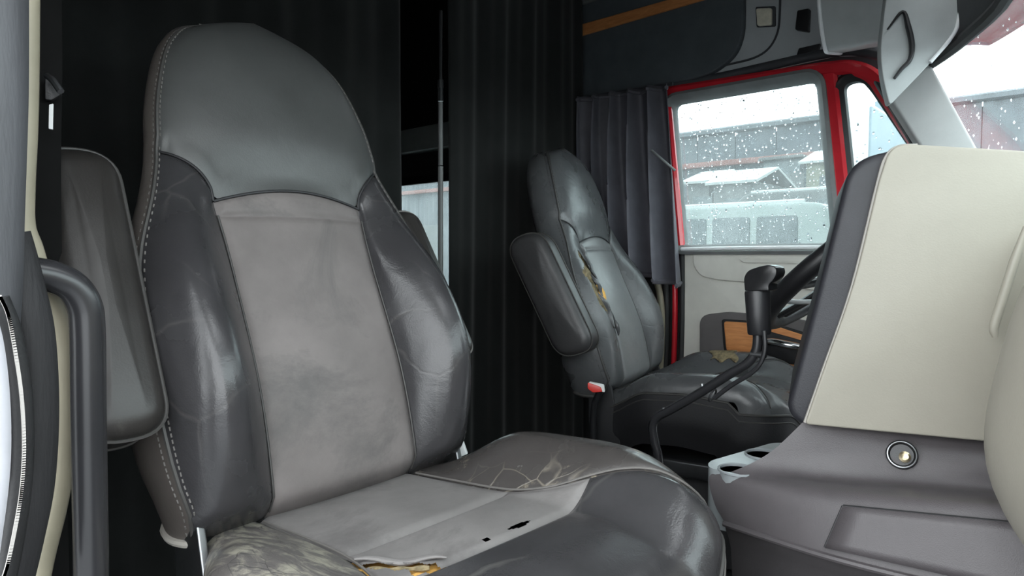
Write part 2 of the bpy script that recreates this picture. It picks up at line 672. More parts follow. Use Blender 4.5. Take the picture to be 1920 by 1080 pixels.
# ================================================================== STRUCTURE: the cab shell
YD = 2.35          # inner face of the driver's door
XC = -1.66         # sleeper curtain line
CEIL = 1.45
o = box('floor', (-3.4, 0.02, FLOOR - 0.05), (0.55, 2.46, FLOOR), 'floor_rubber')
tag(o, 'black rubber floor of the truck cab', 'floor', kind='structure')
o = box('ceiling', (-3.4, 0.02, CEIL), (-0.95, 2.5, CEIL + 0.05), 'shell_dark')
tag(o, 'dark roof lining high above the sleeper', 'ceiling', kind='structure')
o = patch('ceiling', lambda u, v: (-1.0 + u * (0.42 + 0.4 * (1 - ((v - 1.2) / 1.2) ** 2)), v, CEIL - (CEIL - 0.82) * sm(0, 1, u) ** 0.8),
          lin(8), lin(12, 0.0, 2.42), 'lining_light', thick=0.04, off=1.0)
tag(o, 'grey front roof lining sloping down to the windshield', 'ceiling', kind='structure')
o = box('wall_rear', (-3.42, 0.02, FLOOR), (-3.38, 2.46, CEIL), 'shell_dark')
tag(o, 'dark back wall of the sleeper cab', 'wall', kind='structure')
o = box('wall_right', (-3.4, 0.0, FLOOR), (-0.98, 0.04, CEIL), 'shell_dark')
tag(o, 'dark sleeper side wall on the passenger side', 'wall', kind='structure')
o = box('wall_right', (-0.98, 0.0, 0.60), (0.40, 0.05, CEIL), 'lining_light')
tag(o, 'pale lined wall above the open passenger door', 'wall', kind='structure')
o = box('wall_front', (0.42, 0.05, FLOOR), (0.47, 2.4, -0.05), 'shell_dark')
tag(o, 'dark firewall below the windshield', 'wall', kind='structure')

# sleeper wall on the driver's side with its small window seen through the curtain gap
wl = empty('wall_left', (-2.4, YD + 0.05, FLOOR), 'dark sleeper wall with a small bright window behind the curtain gap', 'wall', kind='structure')
wa, wb = at(735, 345, Y=YD + 0.03), at(850, 560, Y=YD + 0.03)
wx0, wx1, wz0, wz1 = wa[0] - 0.1, wb[0] + 0.05, wb[2], wa[2]
box('panel', (-3.4, YD + 0.02, FLOOR), (wx0, YD + 0.07, CEIL), 'shell_dark', wl)
box('panel', (wx1, YD + 0.02, FLOOR), (-1.52, YD + 0.07, CEIL), 'shell_dark', wl)
box('panel', (wx0, YD + 0.02, wz1), (wx1, YD + 0.07, CEIL), 'shell_dark', wl)
box('panel', (wx0, YD + 0.02, FLOOR), (wx1, YD + 0.07, wz0), 'shell_dark', wl)
zs0, zs1 = at(780, 288, Y=YD)[2], at(780, 245, Y=YD)[2]
box('shelf_edge', (wx0 - 0.3, YD - 0.06, zs0), (wx1 + 0.2, YD + 0.02, zs1), 'sleeper_panel', wl, r=0.01)
w2 = empty('window_2', ((wx0 + wx1) / 2, YD + 0.05, wz0), 'small sleeper window glimpsed between the two dark curtains', 'window', kind='structure')
box('pane', (wx0, YD + 0.042, wz0), (wx1, YD + 0.048, wz1), 'glass_window', w2, r=0.001)
sweep('frame', [(wx0, wz0), (wx1, wz0), (wx1, wz1), (wx0, wz1)], [(-0.02, 0), (0.02, 0), (0.02, 0.02), (-0.02, 0.02)],
      (0, YD + 0.02, 0), (1, 0, 0), (0, 0, 1), (0, -1, 0), 'rubber_black', w2, closed=True)

# wall above and behind the driver's door
hd = empty('wall_left', (-0.9, YD, 0.66), 'grey overhead side trim above the driver door', 'wall', kind='structure')
zh0 = at(1400, 137, Y=YD)[2]
hpts = [at(*q, Y=YD) for q in ((1060, 190), (1190, 170), (1330, 152), (1480, 117), (1560, 100), (1640, 98))]
poly = [(p[0], p[2]) for p in hpts] + [(-0.44, 0.64), (-0.44, 1.3), (-1.75, 1.3), (-1.75, hpts[0][2])]
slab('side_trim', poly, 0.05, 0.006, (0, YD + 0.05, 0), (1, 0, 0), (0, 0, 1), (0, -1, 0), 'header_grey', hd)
slab('door_rebate', [(-1.75, 0.61), (-1.2, 0.61), (-0.62, 0.59), (-0.55, 0.57), (-0.47, 0.56), (-0.42, 0.62), (-0.42, 1.0), (-1.75, 1.0)], 0.02, 0.003, (0, YD + 0.075, 0), (1, 0, 0), (0, 0, 1), (0, -1, 0), 'header_seam', hd)
# rolled lower lip of the trim
tube('lower_lip', [at(*q, Y=YD - 0.005) for q in ((1150, 178), (1250, 160), (1340, 146), (1440, 124), (1540, 102), (1600, 95), (1650, 104))],
     0.016, 'header_seam', hd, smoothn=5, flat=1.0)
bp = box('rear_post', (-1.56, YD - 0.0, FLOOR), (-1.36, YD + 0.07, 0.8), 'shell_dark', hd)
box('rear_post', (-1.40, YD + 0.03, FLOOR), (-1.20, YD + 0.07, 0.01), 'shell_dark', hd)
box('rear_post', (-1.40, YD + 0.03, 0.0), (-1.31, YD + 0.07, 0.7), 'shell_dark', hd)
tube('post_trim', [at(*q, Y=YD - 0.02) for q in ((1222, 500), (1236, 545), (1241, 600), (1238, 690), (1232, 800))], 0.013, 'cream_paint', hd, smoothn=4)
# curved seam line in the trim
tube('trim_seam', [at(*q, Y=YD - 0.003) for q in ((1463, -30), (1462, 20), (1458, 60), (1442, 90), (1415, 108), (1370, 120), (1300, 135))],
     0.004, 'header_seam', hd, seg=6, smoothn=5)

# ================================================================== DRIVER DOOR
door = empty('door_1', (-0.8, YD, FLOOR), 'driver door with red window frame and beige inner panel', 'door', kind='structure')


def dp(px, py, y=YD):
    p = at(px, py, Y=y)
    return (p[0], p[2])


DO, D1, D2, DN = (0, YD, 0), (1, 0, 0), (0, 0, 1), (0, -1, 0)
main_px = [(1261, 194), (1532, 149), (1562, 458), (1283, 461)]
main = rpoly([dp(*q) for q in main_px], [0.035, 0.035, 0.012, 0.012], 5)
vent_px = [(1579, 157), (1614, 147), (1634, 168), (1716, 290), (1840, 480), (1612, 480)]
vent = rpoly([dp(*q) for q in vent_px], [0.03, 0.04, 0.05, 0.05, 0.01, 0.01], 5)


def ccw(p):
    return p if area2(p) > 0 else p[::-1]


main, vent = ccw(main), ccw(vent)
# red painted frame: one closed ring round the two windows, with the post between them
ring = [np.array(dp(*q)) for q in ((1880, 510), (1735, 288))] + rpoly([dp(*q) for q in [(1735, 288), (1640, 141), (1600, 126), (1545, 131), (1249, 176), (1274, 461)]], [0, 0.06, 0.05, 0.02, 0.02, 0], 6)[1:-1] + [np.array(dp(*q)) for q in ((1274, 461),)]
sweep('door_frame', ring, [(-0.024, -0.03), (0.022, -0.03), (0.022, 0.018), (0.012, 0.026), (-0.016, 0.024), (-0.024, 0.014)], DO, D1, D2, DN, 'red_paint', door)
pa, pb = dp(1556, 138), dp(1590, 461)
sweep('window_post', [pb, pa], [(-0.025, -0.03), (0.025, -0.03), (0.025, 0.014), (0.015, 0.022), (-0.015, 0.022), (-0.025, 0.014)], DO, D1, D2, DN, 'red_paint', door)
sweep('window_seal', main, [(-0.004, -0.03), (0.033, -0.03), (0.033, 0.032), (0.022, 0.036), (0.006, 0.018), (-0.004, 0.0)], DO, D1, D2, DN, 'seal_grey', door, closed=True)
sweep('vent_seal', vent, [(-0.004, -0.03), (0.03, -0.03), (0.03, 0.010), (0.018, 0.02), (0.006, 0.012), (-0.004, 0.0)], DO, D1, D2, DN, 'rubber_black', door, closed=True)
w1 = empty('window_1', (-0.9, YD + 0.02, 0.03), 'rain-spotted driver door window looking out on the yard', 'window', kind='structure')
slab('pane', inset(main, -0.01), 0.005, 0.001, (0, YD + 0.024, 0), D1, D2, DN, 'glass_window', w1)
w3 = empty('window_3', (-0.55, YD + 0.02, 0.03), 'narrow slanted vent window in front of the red post', 'window', kind='structure')
slab('pane', inset(vent, -0.01), 0.005, 0.001, (0, YD + 0.024, 0), D1, D2, DN, 'glass_window', w3)


def droplets(parent, poly, n, seed, O, e1, e2, en, r0=0.0012, r1=0.0048):
    rg = random.Random(seed)
    xs, zs = [p[0] for p in poly], [p[1] for p in poly]
    verts, faces = [], []
    O, e1, e2, en = [np.array(v, float) for v in (O, e1, e2, en)]

    def inside(x, y):
        c = False
        for i in range(len(poly)):
            (x1, y1), (x2, y2) = poly[i - 1], poly[i]
            if (y1 > y) != (y2 > y) and x < (x2 - x1) * (y - y1) / (y2 - y1) + x1:
                c = not c
        return c
    k = 0
    while k < n:
        x, z = rg.uniform(min(xs), max(xs)), rg.uniform(min(zs), max(zs))
        if not inside(x, z):
            continue
        k += 1
        r = r0 + (r1 - r0) * rg.random() ** 2.2
        el = rg.uniform(1.0, 1.9)
        b = len(verts)
        S = 7
        for fr, fh in ((1.0, 0.0), (0.72, 0.36), (0.3, 0.55)):
            for q in range(S):
                a = 2 * math.pi * q / S + k
                verts.append(O + e1 * (x + math.cos(a) * r * fr) + e2 * (z + math.sin(a) * r * fr * el) + en * (fh * r))
        verts.append(O + e1 * x + e2 * z + en * 0.6 * r)
        for i in range(2):
            for q in range(S):
                q2 = (q + 1) % S
                faces.append((b + i * S + q, b + i * S + q2, b + (i + 1) * S + q2, b + (i + 1) * S + q))
        for q in range(S):
            faces.append((b + 2 * S + q, b + 2 * S + (q + 1) % S, b + 3 * S))
        faces.append(tuple(b + q for q in range(S))[::-1])
    o = link('raindrops', verts, faces, 'water', parent)
    o['kind'] = 'stuff'
    return o


droplets(w1, main, 1100, 3, (0, YD + 0.0242, 0), D1, D2, (0, 1, 0), 0.0008, 0.0042)
droplets(w3, vent, 140, 5, (0, YD + 0.0242, 0), D1, D2, (0, 1, 0))

# bright sill under the window, beige inner panel with its mouldings
tube('window_sill', [at(1278, 467, Y=YD - 0.046), at(1420, 465, Y=YD - 0.046), at(1640, 463, Y=YD - 0.046)], 0.0095, 'trim_light', door, seg=12, flat=0.75)
tl, tr_ = dp(1277, 470), dp(1700, 468)
slab('inner_panel', rpoly([(tl[0], tl[1]), (-0.30, tl[1]), (-0.25, -0.86), (tl[0] + 0.01, -0.86)], 0.012), 0.05, 0.008, (0, YD + 0.04, 0), D1, D2, DN, 'door_panel', door)
slab('upper_moulding', rpoly([dp(1303, 472), dp(1304, 500), dp(1318, 518), dp(1350, 525), dp(1450, 533), dp(1640, 560), dp(1640, 470)], 0.02), 0.012, 0.005,
     (0, YD - 0.008, 0), D1, D2, DN, 'door_panel', door)
slab('arm_moulding', rpoly([dp(1390, 484, ), dp(1640, 480), dp(1640, 496), dp(1400, 492)], 0.006), 0.008, 0.003, (0, YD - 0.018, 0), D1, D2, DN, 'door_panel', door)
slab('map_pocket', rpoly([dp(1318, 760), dp(1318, 590), dp(1370, 584), dp(1470, 592), dp(1620, 620), dp(1620, 760)], [0.01, 0.04, 0.02, 0.02, 0.01, 0.01]), 0.022, 0.006,
     (0, YD - 0.008, 0), D1, D2, DN, 'door_pocket', door)
wi = slab('wood_insert', rpoly([dp(1365, 601), dp(1450, 606), dp(1530, 632), dp(1522, 700), dp(1388, 692), dp(1370, 655)], [0.012, 0.01, 0.01, 0.01, 0.02, 0.02]), 0.016, 0.004,
          (0, YD - 0.024, 0), D1, D2, DN, 'wood_grain', door)
tag(wi, 'orange-brown wood grain insert')
slab('insert_border', rpoly([dp(1360, 597), dp(1450, 602), dp(1536, 628), dp(1528, 706), dp(1384, 698), dp(1364, 655)], [0.012, 0.01, 0.01, 0.01, 0.02, 0.02]), 0.012, 0.004,
     (0, YD - 0.022, 0), D1, D2, DN, 'rubber_black', door)
slab('handle_recess', rpoly([dp(1425, 612), dp(1518, 638), dp(1512, 682), dp(1425, 674)], 0.012), 0.012, 0.003, (0, YD - 0.034, 0), D1, D2, DN, 'black_plastic', door)
ch = tube('door_handle', [at(1428, 640, Y=YD - 0.05), at(1450, 641, Y=YD - 0.07), at(1480, 647, Y=YD - 0.07), at(1512, 652, Y=YD - 0.05)], [0.012, 0.015, 0.015, 0.012], 'bright_metal', door, smoothn=4, flat=0.9)
tag(ch, 'chrome door pull')
# door jamb strips between the panel and the curtain
tube('jamb_seal', [at(1279, 470, Y=YD - 0.01), at(1279, 600, Y=YD - 0.01), at(1276, 700, Y=YD - 0.01), at(1272, 820, Y=YD - 0.01)], 0.011, 'rubber_black', door, smoothn=4)
tube('jamb_strip', [at(1262, 420, Y=YD + 0.005), at(1266, 560, Y=YD + 0.005), at(1263, 690, Y=YD + 0.005), at(1258, 820, Y=YD + 0.005)], 0.011, 'red_paint', door, smoothn=4)
tube('jamb_seal', [at(1248, 500, Y=YD + 0.0), at(1250, 600, Y=YD), at(1246, 720, Y=YD), at(1240, 820, Y=YD)], 0.014, 'rubber_black', door, smoothn=4)

# ================================================================== WINDSHIELD, A-PILLAR, HEADER
top_c = cr([(-0.47, 2.32), (-0.39, 2.2), (-0.285, 2.0), (-0.168, 1.7), (-0.10, 1.2), (-0.06, 0.85), (-0.02, 0.6), (0.03, 0.38), (0.08, 0.15)], 4)
bot_c = cr([(-0.16, 2.42), (-0.07, 2.28), (0.05, 2.05), (0.19, 1.7), (0.27, 1.2), (0.30, 0.85), (0.31, 0.6), (0.32, 0.38), (0.33, 0.15)], 4)
ZT, ZB = 0.53, -0.06
wsn = len(top_c)


def ws(i, v):
    a, b = top_c[int(i)], bot_c[int(i)]
    p = a * (1 - v) + b * v
    return (p[0] + 0.03 * math.sin(math.pi * v), p[1], ZT * (1 - v) + ZB * v)


wsd = empty('window_4', (0.2, 1.2, ZB), 'wide curved windshield beyond the dash', 'window', kind='structure')
patch('pane', ws, list(range(wsn)), lin(8), 'glass_windshield', wsd, thick=0.005)
tube('header_seal', [(p[0] - 0.004, p[1], ZT + 0.004) for p in top_c], 0.016, 'rubber_black', wsd, seg=8)
dr = random.Random(11)
dv, df = [], []
for _ in range(420):
    i = dr.uniform(0, wsn * 0.5)
    v = dr.uniform(0, 1)
    i0 = int(i)
    p = np.array(ws(i0, v)) * (1 - (i - i0)) + np.array(ws(min(i0 + 1, wsn - 1), v)) * (i - i0) + np.array((0.004, 0.003, 0.002))
    r = dr.uniform(0.001, 0.004)
    b = len(dv)
    for dz_, k_ in ((-r, 1), (0, 6), (r, 1)):
        for q in range(k_):
            a = 2 * math.pi * q / 6
            rr = r if k_ == 6 else 0
            dv.append(p + np.array((math.cos(a) * rr * 0.6, math.sin(a) * rr, dz_ * 1.3)))
    for q in range(6):
        df.append((b, b + 1 + (q + 1) % 6, b + 1 + q))
        df.append((b + 7, b + 1 + q, b + 1 + (q + 1) % 6))
rd = link('raindrops', dv, df, 'water', wsd)
rd['kind'] = 'stuff'

# header strip and the red visor plate outside above the glass
def hdr(i, v):
    a = top_c[int(i)]
    return (a[0] - 0.02 * v, a[1], ZT + 0.01 + 0.28 * v)


o = patch('trim_1', hdr, list(range(wsn)), lin(3), 'header_seam', thick=0.02)
tag(o, 'dark header strip above the windshield', 'trim', kind='structure')


def exv(i, v):
    a = top_c[int(i)]
    return (a[0] + 0.03 + 0.13 * v, a[1] + 0.0, ZT + 0.045 - 0.0 * v + 0.012 * math.sin(math.pi * v))


o = patch('sun_shield', exv, list(range(2, wsn - 2)), lin(5), 'red_paint', thick=0.012)
tag(o, 'red painted outside visor above the windshield, wet with rain', 'visor')

ap_n = unit((0.35, -0.93, 0.1))
ap0 = at(1745, 200, Y=2.18)
ap = empty('trim_2', at(1745, 440, Y=2.2), 'light grey driver side windshield pillar trim', 'trim', kind='structure')
face_slab('pillar_cover', [(1655, 165), (1690, 120), (1740, 108), (1830, 272), (1935, 460), (1840, 460), (1722, 270)], ap0, ap_n, 0.05, 0.018, 'pillar_trim', ap, rc=0.03)
face_slab('pillar_seal', [(1640, 150), (1668, 160), (1740, 272), (1860, 460), (1830, 460), (1712, 272)], ap0 + ap_n * -0.05, ap_n, 0.03, 0.008, 'rubber_black', ap)

# ================================================================== OVERHEAD CABINET, BIN, VISOR
oc = empty('overhead_cabinet', at(1230, 170, Y=YD - 0.03), 'dark overhead cabinet with orange wood strip above the window curtain', 'cabinet')
cab_px = [(1020, 205), (1190, 168), (1300, 148), (1345, 132), (1380, 100), (1393, 60), (1396, -160), (1020, -60)]
cabp = rpoly([dp(*q, y=YD - 0.03) for q in cab_px], [0.01, 0.05, 0.05, 0.06, 0.06, 0.05, 0.01, 0.01], 5)
slab('cabinet_body', cabp, 0.03, 0.014, (0, YD - 0.002, 0), D1, D2, DN, 'header_dark', oc)
face_slab('wood_strip', [(1056, 79), (1250, 22), (1420, -28), (1420, -60), (1300, -12), (1056, 57)], (0, YD - 0.03, 0), (0, -1, 0), 0.015, 0.004, 'wood_grain', oc, lift=0.012)
face_slab('upper_ledge', [(1062, 20), (1150, -8), (1300, -50), (1300, -120), (1062, -30)], (0, YD - 0.03, 0), (0, -1, 0), 0.02, 0.006, 'shell_grey', oc, lift=0.016)

rl = empty('reading_lamp', at(1437, 50, Y=YD - 0.005), 'small square cream lamp on the grey overhead trim', 'lamp')
face_slab('housing', [(1418, 14), (1455, 12), (1455, 50), (1420, 52)], (0, YD, 0), (0, -1, 0), 0.022, 0.005, 'header_seam', rl, lift=0.008, rc=0.006)
face_slab('lens', [(1421, 18), (1450, 17), (1450, 49), (1423, 51)], (0, YD, 0), (0, -1, 0), 0.02, 0.006, 'lamp_lens', rl, lift=0.018, rc=0.008)
cl = empty('visor_clip', at(1508, 60, Y=YD - 0.01), 'small dark clip on the grey trim beside the overhead bin', 'clip')
face_slab('clip_body', [(1498, 22), (1521, 18), (1519, 62), (1494, 58)], (0, YD, 0), (0, -1, 0), 0.03, 0.005, 'black_plastic', cl, lift=0.018, rc=0.006)
face_slab('clip_foot', [(1500, 92), (1540, 83), (1536, 97), (1494, 110)], (0, YD, 0), (0, -1, 0), 0.02, 0.004, 'black_plastic', cl, lift=0.012, rc=0.003)

ob = empty('overhead_bin', at(1600, 90, Y=2.15), 'grey rounded storage bin under the roof above the driver', 'bin')
q0, q1 = at(1548, 97, Y=2.16), at(1690, 66, Y=2.16)
zb = q0[2]
prof = rpoly([(2.32, zb + 0.03), (2.165, zb), (2.12, zb + 0.06), (2.09, zb + 0.14), (2.10, zb + 0.20), (2.32, zb + 0.20)], [0.01, 0.02, 0.06, 0.1, 0.03, 0.02], 6)
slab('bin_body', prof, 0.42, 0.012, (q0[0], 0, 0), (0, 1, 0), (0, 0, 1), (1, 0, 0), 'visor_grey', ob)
rim = [(q0[0] - 0.002, p[0], p[1]) for p in inset(prof if area2(prof) > 0 else prof[::-1], 0.0)]
tube('bin_rim', rim, 0.006, 'trim_light', ob, seg=8, closed=True)

vs_n = unit((0.5, -0.86, 0.05))
vs0 = at(1725, 90, Y=1.98)
sv = empty('sun_visor', at(1668, 195, Y=2.0), 'pale grey sun visor with a dark curved pull, hanging by the windshield pillar', 'visor')
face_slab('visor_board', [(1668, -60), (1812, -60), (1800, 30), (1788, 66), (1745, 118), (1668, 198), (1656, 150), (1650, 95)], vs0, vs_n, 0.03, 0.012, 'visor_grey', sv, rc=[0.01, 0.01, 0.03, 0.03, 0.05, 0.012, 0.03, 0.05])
tube('visor_pull', [on(*q, vs0 + vs_n * 0.008, vs_n) for q in ((1664, 55), (1692, 22), (1703, 50), (1710, 85), (1706, 112), (1690, 130), (1677, 147))], [0.003, 0.006, 0.010, 0.010, 0.008, 0.007, 0.005], 'black_plastic', sv, smoothn=5, flat=0.7)
tube('visor_edge', [on(*q, vs0 + vs_n * 0.004, vs_n) for q in ((1806, -20), (1799, 30), (1787, 66), (1744, 117))], 0.005, 'trim_light', sv, smoothn=5)

# ================================================================== SEATS
W_ = interp([0, .04, .11, .2, .29, .37, .43, .50, .55, .60, .69, .78, .83, .857, .874, .883, .887],
            [.245, .260, .275, .283, .285, .278, .265, .240, .224, .212, .200, .174, .146, .119, .086, .050, .0])
B_ = interp([0, .2, .4, .487, .513, .7], [.138, .136, .136, .140, .141, .141])
NB_ = interp([0, .05, .2, .4, .55, .7, .82, .887], [.004, .022, .036, .020, .010, .016, .008, -.022])
AMP_ = interp([0, .06, .2, .35, .48, .6], [.010, .052, .096, .080, .030, 0.0])
HM = 0.887
SB = 0.6


def sb(h):
    return B_(h) / max(W_(h), 0.05) if h < 0.513 else SB


def wing(q):
    return 0.513 + 0.088 * q ** 0.55


def hbot(s):
    a = abs(s)
    if a < SB:
        return 0.534 - 0.021 * (a / SB) ** 2
    return wing((a - SB) / (1 - SB))


def back_n(s, h, flat=1.0):
    """depth of the backrest's front over its plane"""
    a = abs(s)
    n = NB_(h)
    b = sb(h)
    if h < 0.61 and a > b:
        q = (a - b) / (1 - b)
        amp = AMP_(h) * (flat if s < 0 else 0.5 + 0.5 * flat)
        n += amp * math.sin(math.pi * min(1.0, 0.78 * q)) - (amp * 0.45 + n * 0.6) * q ** 4
    elif a <= b and h < 0.54:
        n += 0.012 * (1 - (a / b) ** 2)
    k = sm(0.50, 0.64, h)
    if k > 0:
        n += 0.028 * max(0.0, 1 - s * s) ** 0.7 * k - 0.012 * k * a ** 6
    if h < 0.03:
        n -= 0.03 * (1 - h / 0.03) ** 2
    return n


def build_seat(root, p0, rec, s, yaw, mats, seed, torn=False):
    p0 = np.array(p0, float)
    cy, sy = math.cos(yaw), math.sin(yaw)

    def W(x, y, z):
        x, y, z = x * s, y * s, z * s
        return (p0[0] + cy * x - sy * y, p0[1] + sy * x + cy * y, p0[2] + z)

    sr, crr = math.sin(rec), math.cos(rec)

    def Bk(y, h, n):
        return W(-sr * h + crr * n, y, crr * h + sr * n)

    def surf(sv, h, dn=0.0):
        return Bk(sv * W_(h), h, back_n(sv, h, mats['flat']) + dn)

    def groove(d):
        return -0.006 * math.exp(-(d / 0.006) ** 2 * 0.7)

    # --- backrest
    def f_center(u, v):
        h = v * 0.487
        b = sb(h)
        sv = u * b
        d = min((1 - abs(u)) * 0.136, (1 - v) * 0.487 if v > 0.5 else 9)
        return surf(sv, h, groove(d))
    patch('center_panel', f_center, [2 * t - 1 for t in cosp(34)], cosp(44), mats['center'], root)

    def f_strip(u, v):
        b0 = sb(0.487)
        hb = 0.487 - 0.002 * 0
        ht = 0.534 - 0.021 * u * u
        h = hb + (ht - hb) * v
        sv = u * (b0 + (SB - b0) * v)
        d = min((1 - abs(u)) * 0.136, min(v, 1 - v) * 0.045)
        return surf(sv, h, groove(d))
    patch('center_strip', f_strip, [2 * t - 1 for t in cosp(34)], cosp(10), mats['center'], root)
    for sg in (-1, 1):
        def f_bol(q, v, sg=sg):
            ht = wing(q)
            h = v * ht
            b = sb(h)
            sv = sg * (b + (1 - b) * q)
            d = min(q * 0.14, (1 - v) * 0.5)
            return surf(sv, h, groove(d))
        hole = None
        if torn and sg == -1:
            def hole(q, v):
                c = 0.42 + 0.30 * (v - 0.6) + 0.05 * math.sin(v * 40)
                w = 0.27 * math.sin(math.pi * max(0, min(1, (v - 0.34) / 0.50))) ** 0.7 + 0.04 * math.sin(v * 57) * sm(0.34, 0.42, v) * (1 - sm(0.76, 0.84, v))
                return 0.34 < v < 0.84 and abs(q - c) < w
        patch('side_bolster', f_bol, cosp(30 if not torn else 56), cosp(54 if not torn else 90), mats['bolster'], root, hole=hole)
        if torn and sg == -1:
            def f_foam(q, v):
                h = (0.24 + 0.70 * v) * wing(q) * 0.95
                b = sb(h)
                qq = 0.0 + 0.85 * q
                sv = -(b + (1 - b) * qq)
                return surf(sv, h, -0.008 + 0.004 * math.sin(q * 23 + v * 9) + 0.003 * math.sin(v * 37))
            patch('torn_lining', f_foam, lin(18), lin(26), 'foam_dirty', root)
            fy = []
            for t in lin(10):
                h = 0.285 + 0.075 * t
                b = sb(h)
                fy.append(surf(-(b + (1 - b) * (0.28 - 0.06 * t)), h, 0.002))
            fo = tube('foam', fy, [0.004 + 0.012 * math.sin(math.pi * i / 10) for i in range(11)], 'foam_yellow', root, seg=8, flat=0.5)
            tag(fo, 'yellow foam showing in the torn bolster')
            for k, (h0, q0_, ln) in enumerate(((0.17, 0.20, 0.10), (0.36, 0.16, 0.08), (0.42, 0.26, 0.08), (0.20, 0.50, 0.12), (0.31, 0.40, 0.08))):
                pts = []
                for t in lin(6):
                    h = h0 + ln * t
                    b = sb(h)
                    pts.append(surf(-(b + (1 - b) * (q0_ + 0.09 * math.sin(t * 5 + k))), h, 0.006 + 0.004 * math.sin(t * 7 + k)))
                tube('torn_flap', pts, [0.002, 0.006, 0.009, 0.007, 0.009, 0.006, 0.002], mats['bolster'], root, seg=8, flat=0.5)

    def f_head(u, v):
        g = 1 - (1 - v) ** 2
        hb = hbot(u)
        h = hb + (HM - hb) * g
        d = (h - hb)
        return surf(u, h, groove(d))
    patch('headrest_panel', f_head, [2 * t - 1 for t in cosp(48)], lin(40), mats['head'], root)
    # outline of the shell from the near lower corner over the top to the far one
    hs = [HM * (1 - (1 - t) ** 2) for t in lin(46)]
    outl = [(-1, h) for h in hs] + [(1, h) for h in hs[::-1][1:]]

    def outn(i):
        (s0, h0), (s1, h1) = outl[max(i - 1, 0)], outl[min(i + 1, len(outl) - 1)]
        a = np.array([s1 * W_(h1) - s0 * W_(h0), h1 - h0])
        a = a / (np.linalg.norm(a) + 1e-9)
        return np.array([-a[1], a[0]])

    def f_side(i, f):
        i = int(i)
        sv, h = outl[i]
        n0 = back_n(sv, h, mats['flat'])
        T = -0.115 + mats['thin'] * sm(0.15, 0.6, h) - 0.03 * (1 - sm(0.0, 0.3, h))
        lift = 0.36 * (n0 - T) * f * (1 - sm(0.0, 0.2, h))
        nrm = outn(i)
        off = 0.012 * math.sin(math.pi * min(1, f * 1.15)) - 0.03 * max(0, f - 0.72) ** 2 * 12
        off -= 0.003 * math.exp(-(f / 0.04) ** 2)
        return Bk(sv * W_(h) + nrm[0] * off, h + lift + nrm[1] * off, n0 + (T - n0) * f)
    patch('side_panel', f_side, list(range(len(outl))), lin(12), mats['side'], root)

    def f_rear(u, v):
        h = HM * (1 - (1 - v) ** 2)
        return Bk(u * max(0, W_(h) - 0.028), h - 0.02 * v, -0.117 + mats['thin'] * sm(0.15, 0.6, h) - 0.012 * (1 - u * u))
    patch('back_cover', f_rear, lin(10, -1, 1), lin(24), 'skirt_black', root)

    def f_under(u, v):
        a = np.array(surf(u, 0.0))
        b = np.array(Bk(u * (W_(0) - 0.02), 0.05, -0.14))
        return a + (b - a) * v
    patch('bottom_cover', f_under, lin(10, -1, 1), lin(2), 'skirt_black', root)
    # edge piping with its two rows of stitches, seams of the front
    tube('edge_piping', [surf(sv, h, 0.001) for sv, h in outl], 0.0032 * s, mats['pipe'], root, seg=6)
    sv_, sf_ = [], []
    for row in (0, 1):
        P = []
        for i in range(len(outl)):
            sgn, h = outl[i]
            if row == 0:
                P.append(np.array(surf(sgn * (0.986 if h < 0.8 else 0.986 - 0.25 * (h - 0.8)), min(h, HM - 0.012), 0.001)))
            else:
                P.append(np.array(f_side(i, 0.09)))
        P = [np.array(p) for p in cr(P, 4)]
        acc, step = 0.0, 0.0085
        for i in range(1, len(P)):
            seg = np.linalg.norm(P[i] - P[i - 1])
            acc += seg
            if acc >= step and seg > 1e-5:
                acc = 0
                t = (P[i] - P[i - 1]) / seg
                a = unit(np.cross(t, (0.3, 0.4, 0.86)))
                b = np.cross(t, a)
                k = len(sv_)
                for dx in (-0.0028, 0.0028):
                    for da, db in ((-1, -1), (1, -1), (1, 1), (-1, 1)):
                        sv_.append(P[i] + t * dx + (a * da + b * db) * 0.0009)
                sf_ += [(k, k + 1, k + 2, k + 3), (k + 7, k + 6, k + 5, k + 4)] + [(k + q, k + 4 + q, k + 4 + (q + 1) % 4, k + (q + 1) % 4) for q in range(4)]
    st = link('stitching', sv_, sf_, mats['thread'], root, smooth=False)
    st['kind'] = 'stuff'
    for sg in (-1, 1):
        tube('wing_seam', [surf(sg * (SB + (1 - SB) * q), wing(q), -0.003) for q in lin(14)], 0.0022 * s, 'skirt_black', root, seg=6)
        tube('panel_seam', [surf(sg * sb(h), h, -0.002) for h in lin(24, 0.01, 0.487)], 0.0016 * s, mats['pipe'], root, seg=6)
    tube('headrest_seam', [surf(u * SB, hbot(u * SB), -0.003) for u in lin(20, -1, 1)], 0.0024 * s, 'skirt_black', root, seg=6)
    # pale welt at the lower end of the side panel
    k0 = len(outl) - 1
    for i in (0, k0):
        tube('lower_welt', [np.array(f_side(i, f)) + np.array((0, 0, -0.004)) for f in lin(8, 0.0, 0.82)], 0.006 * s, mats['welt'], root, seg=8)

    # --- cushion
    WM = 0.315

    def wy(xr):
        return 0.245 + 0.07 * sm(0.0, 0.42, xr)

    def xf(y):
        return 0.435 + 0.155 * max(0.0, 1 - min(1.0, abs(y / WM)) ** 3.4) ** (1 / 2.4)

    yb_ = interp([0, .35, .50, .62, .74, .84, .92, 1.0], [.148, .152, .168, .194, .222, .250, .272, .292])

    def yb(xr):
        return min(wy(xr), yb_(xr))
    z0_ = interp([0, .1, .3, .45, .56, .63], [-.004, .004, .018, .028, .026, .012])

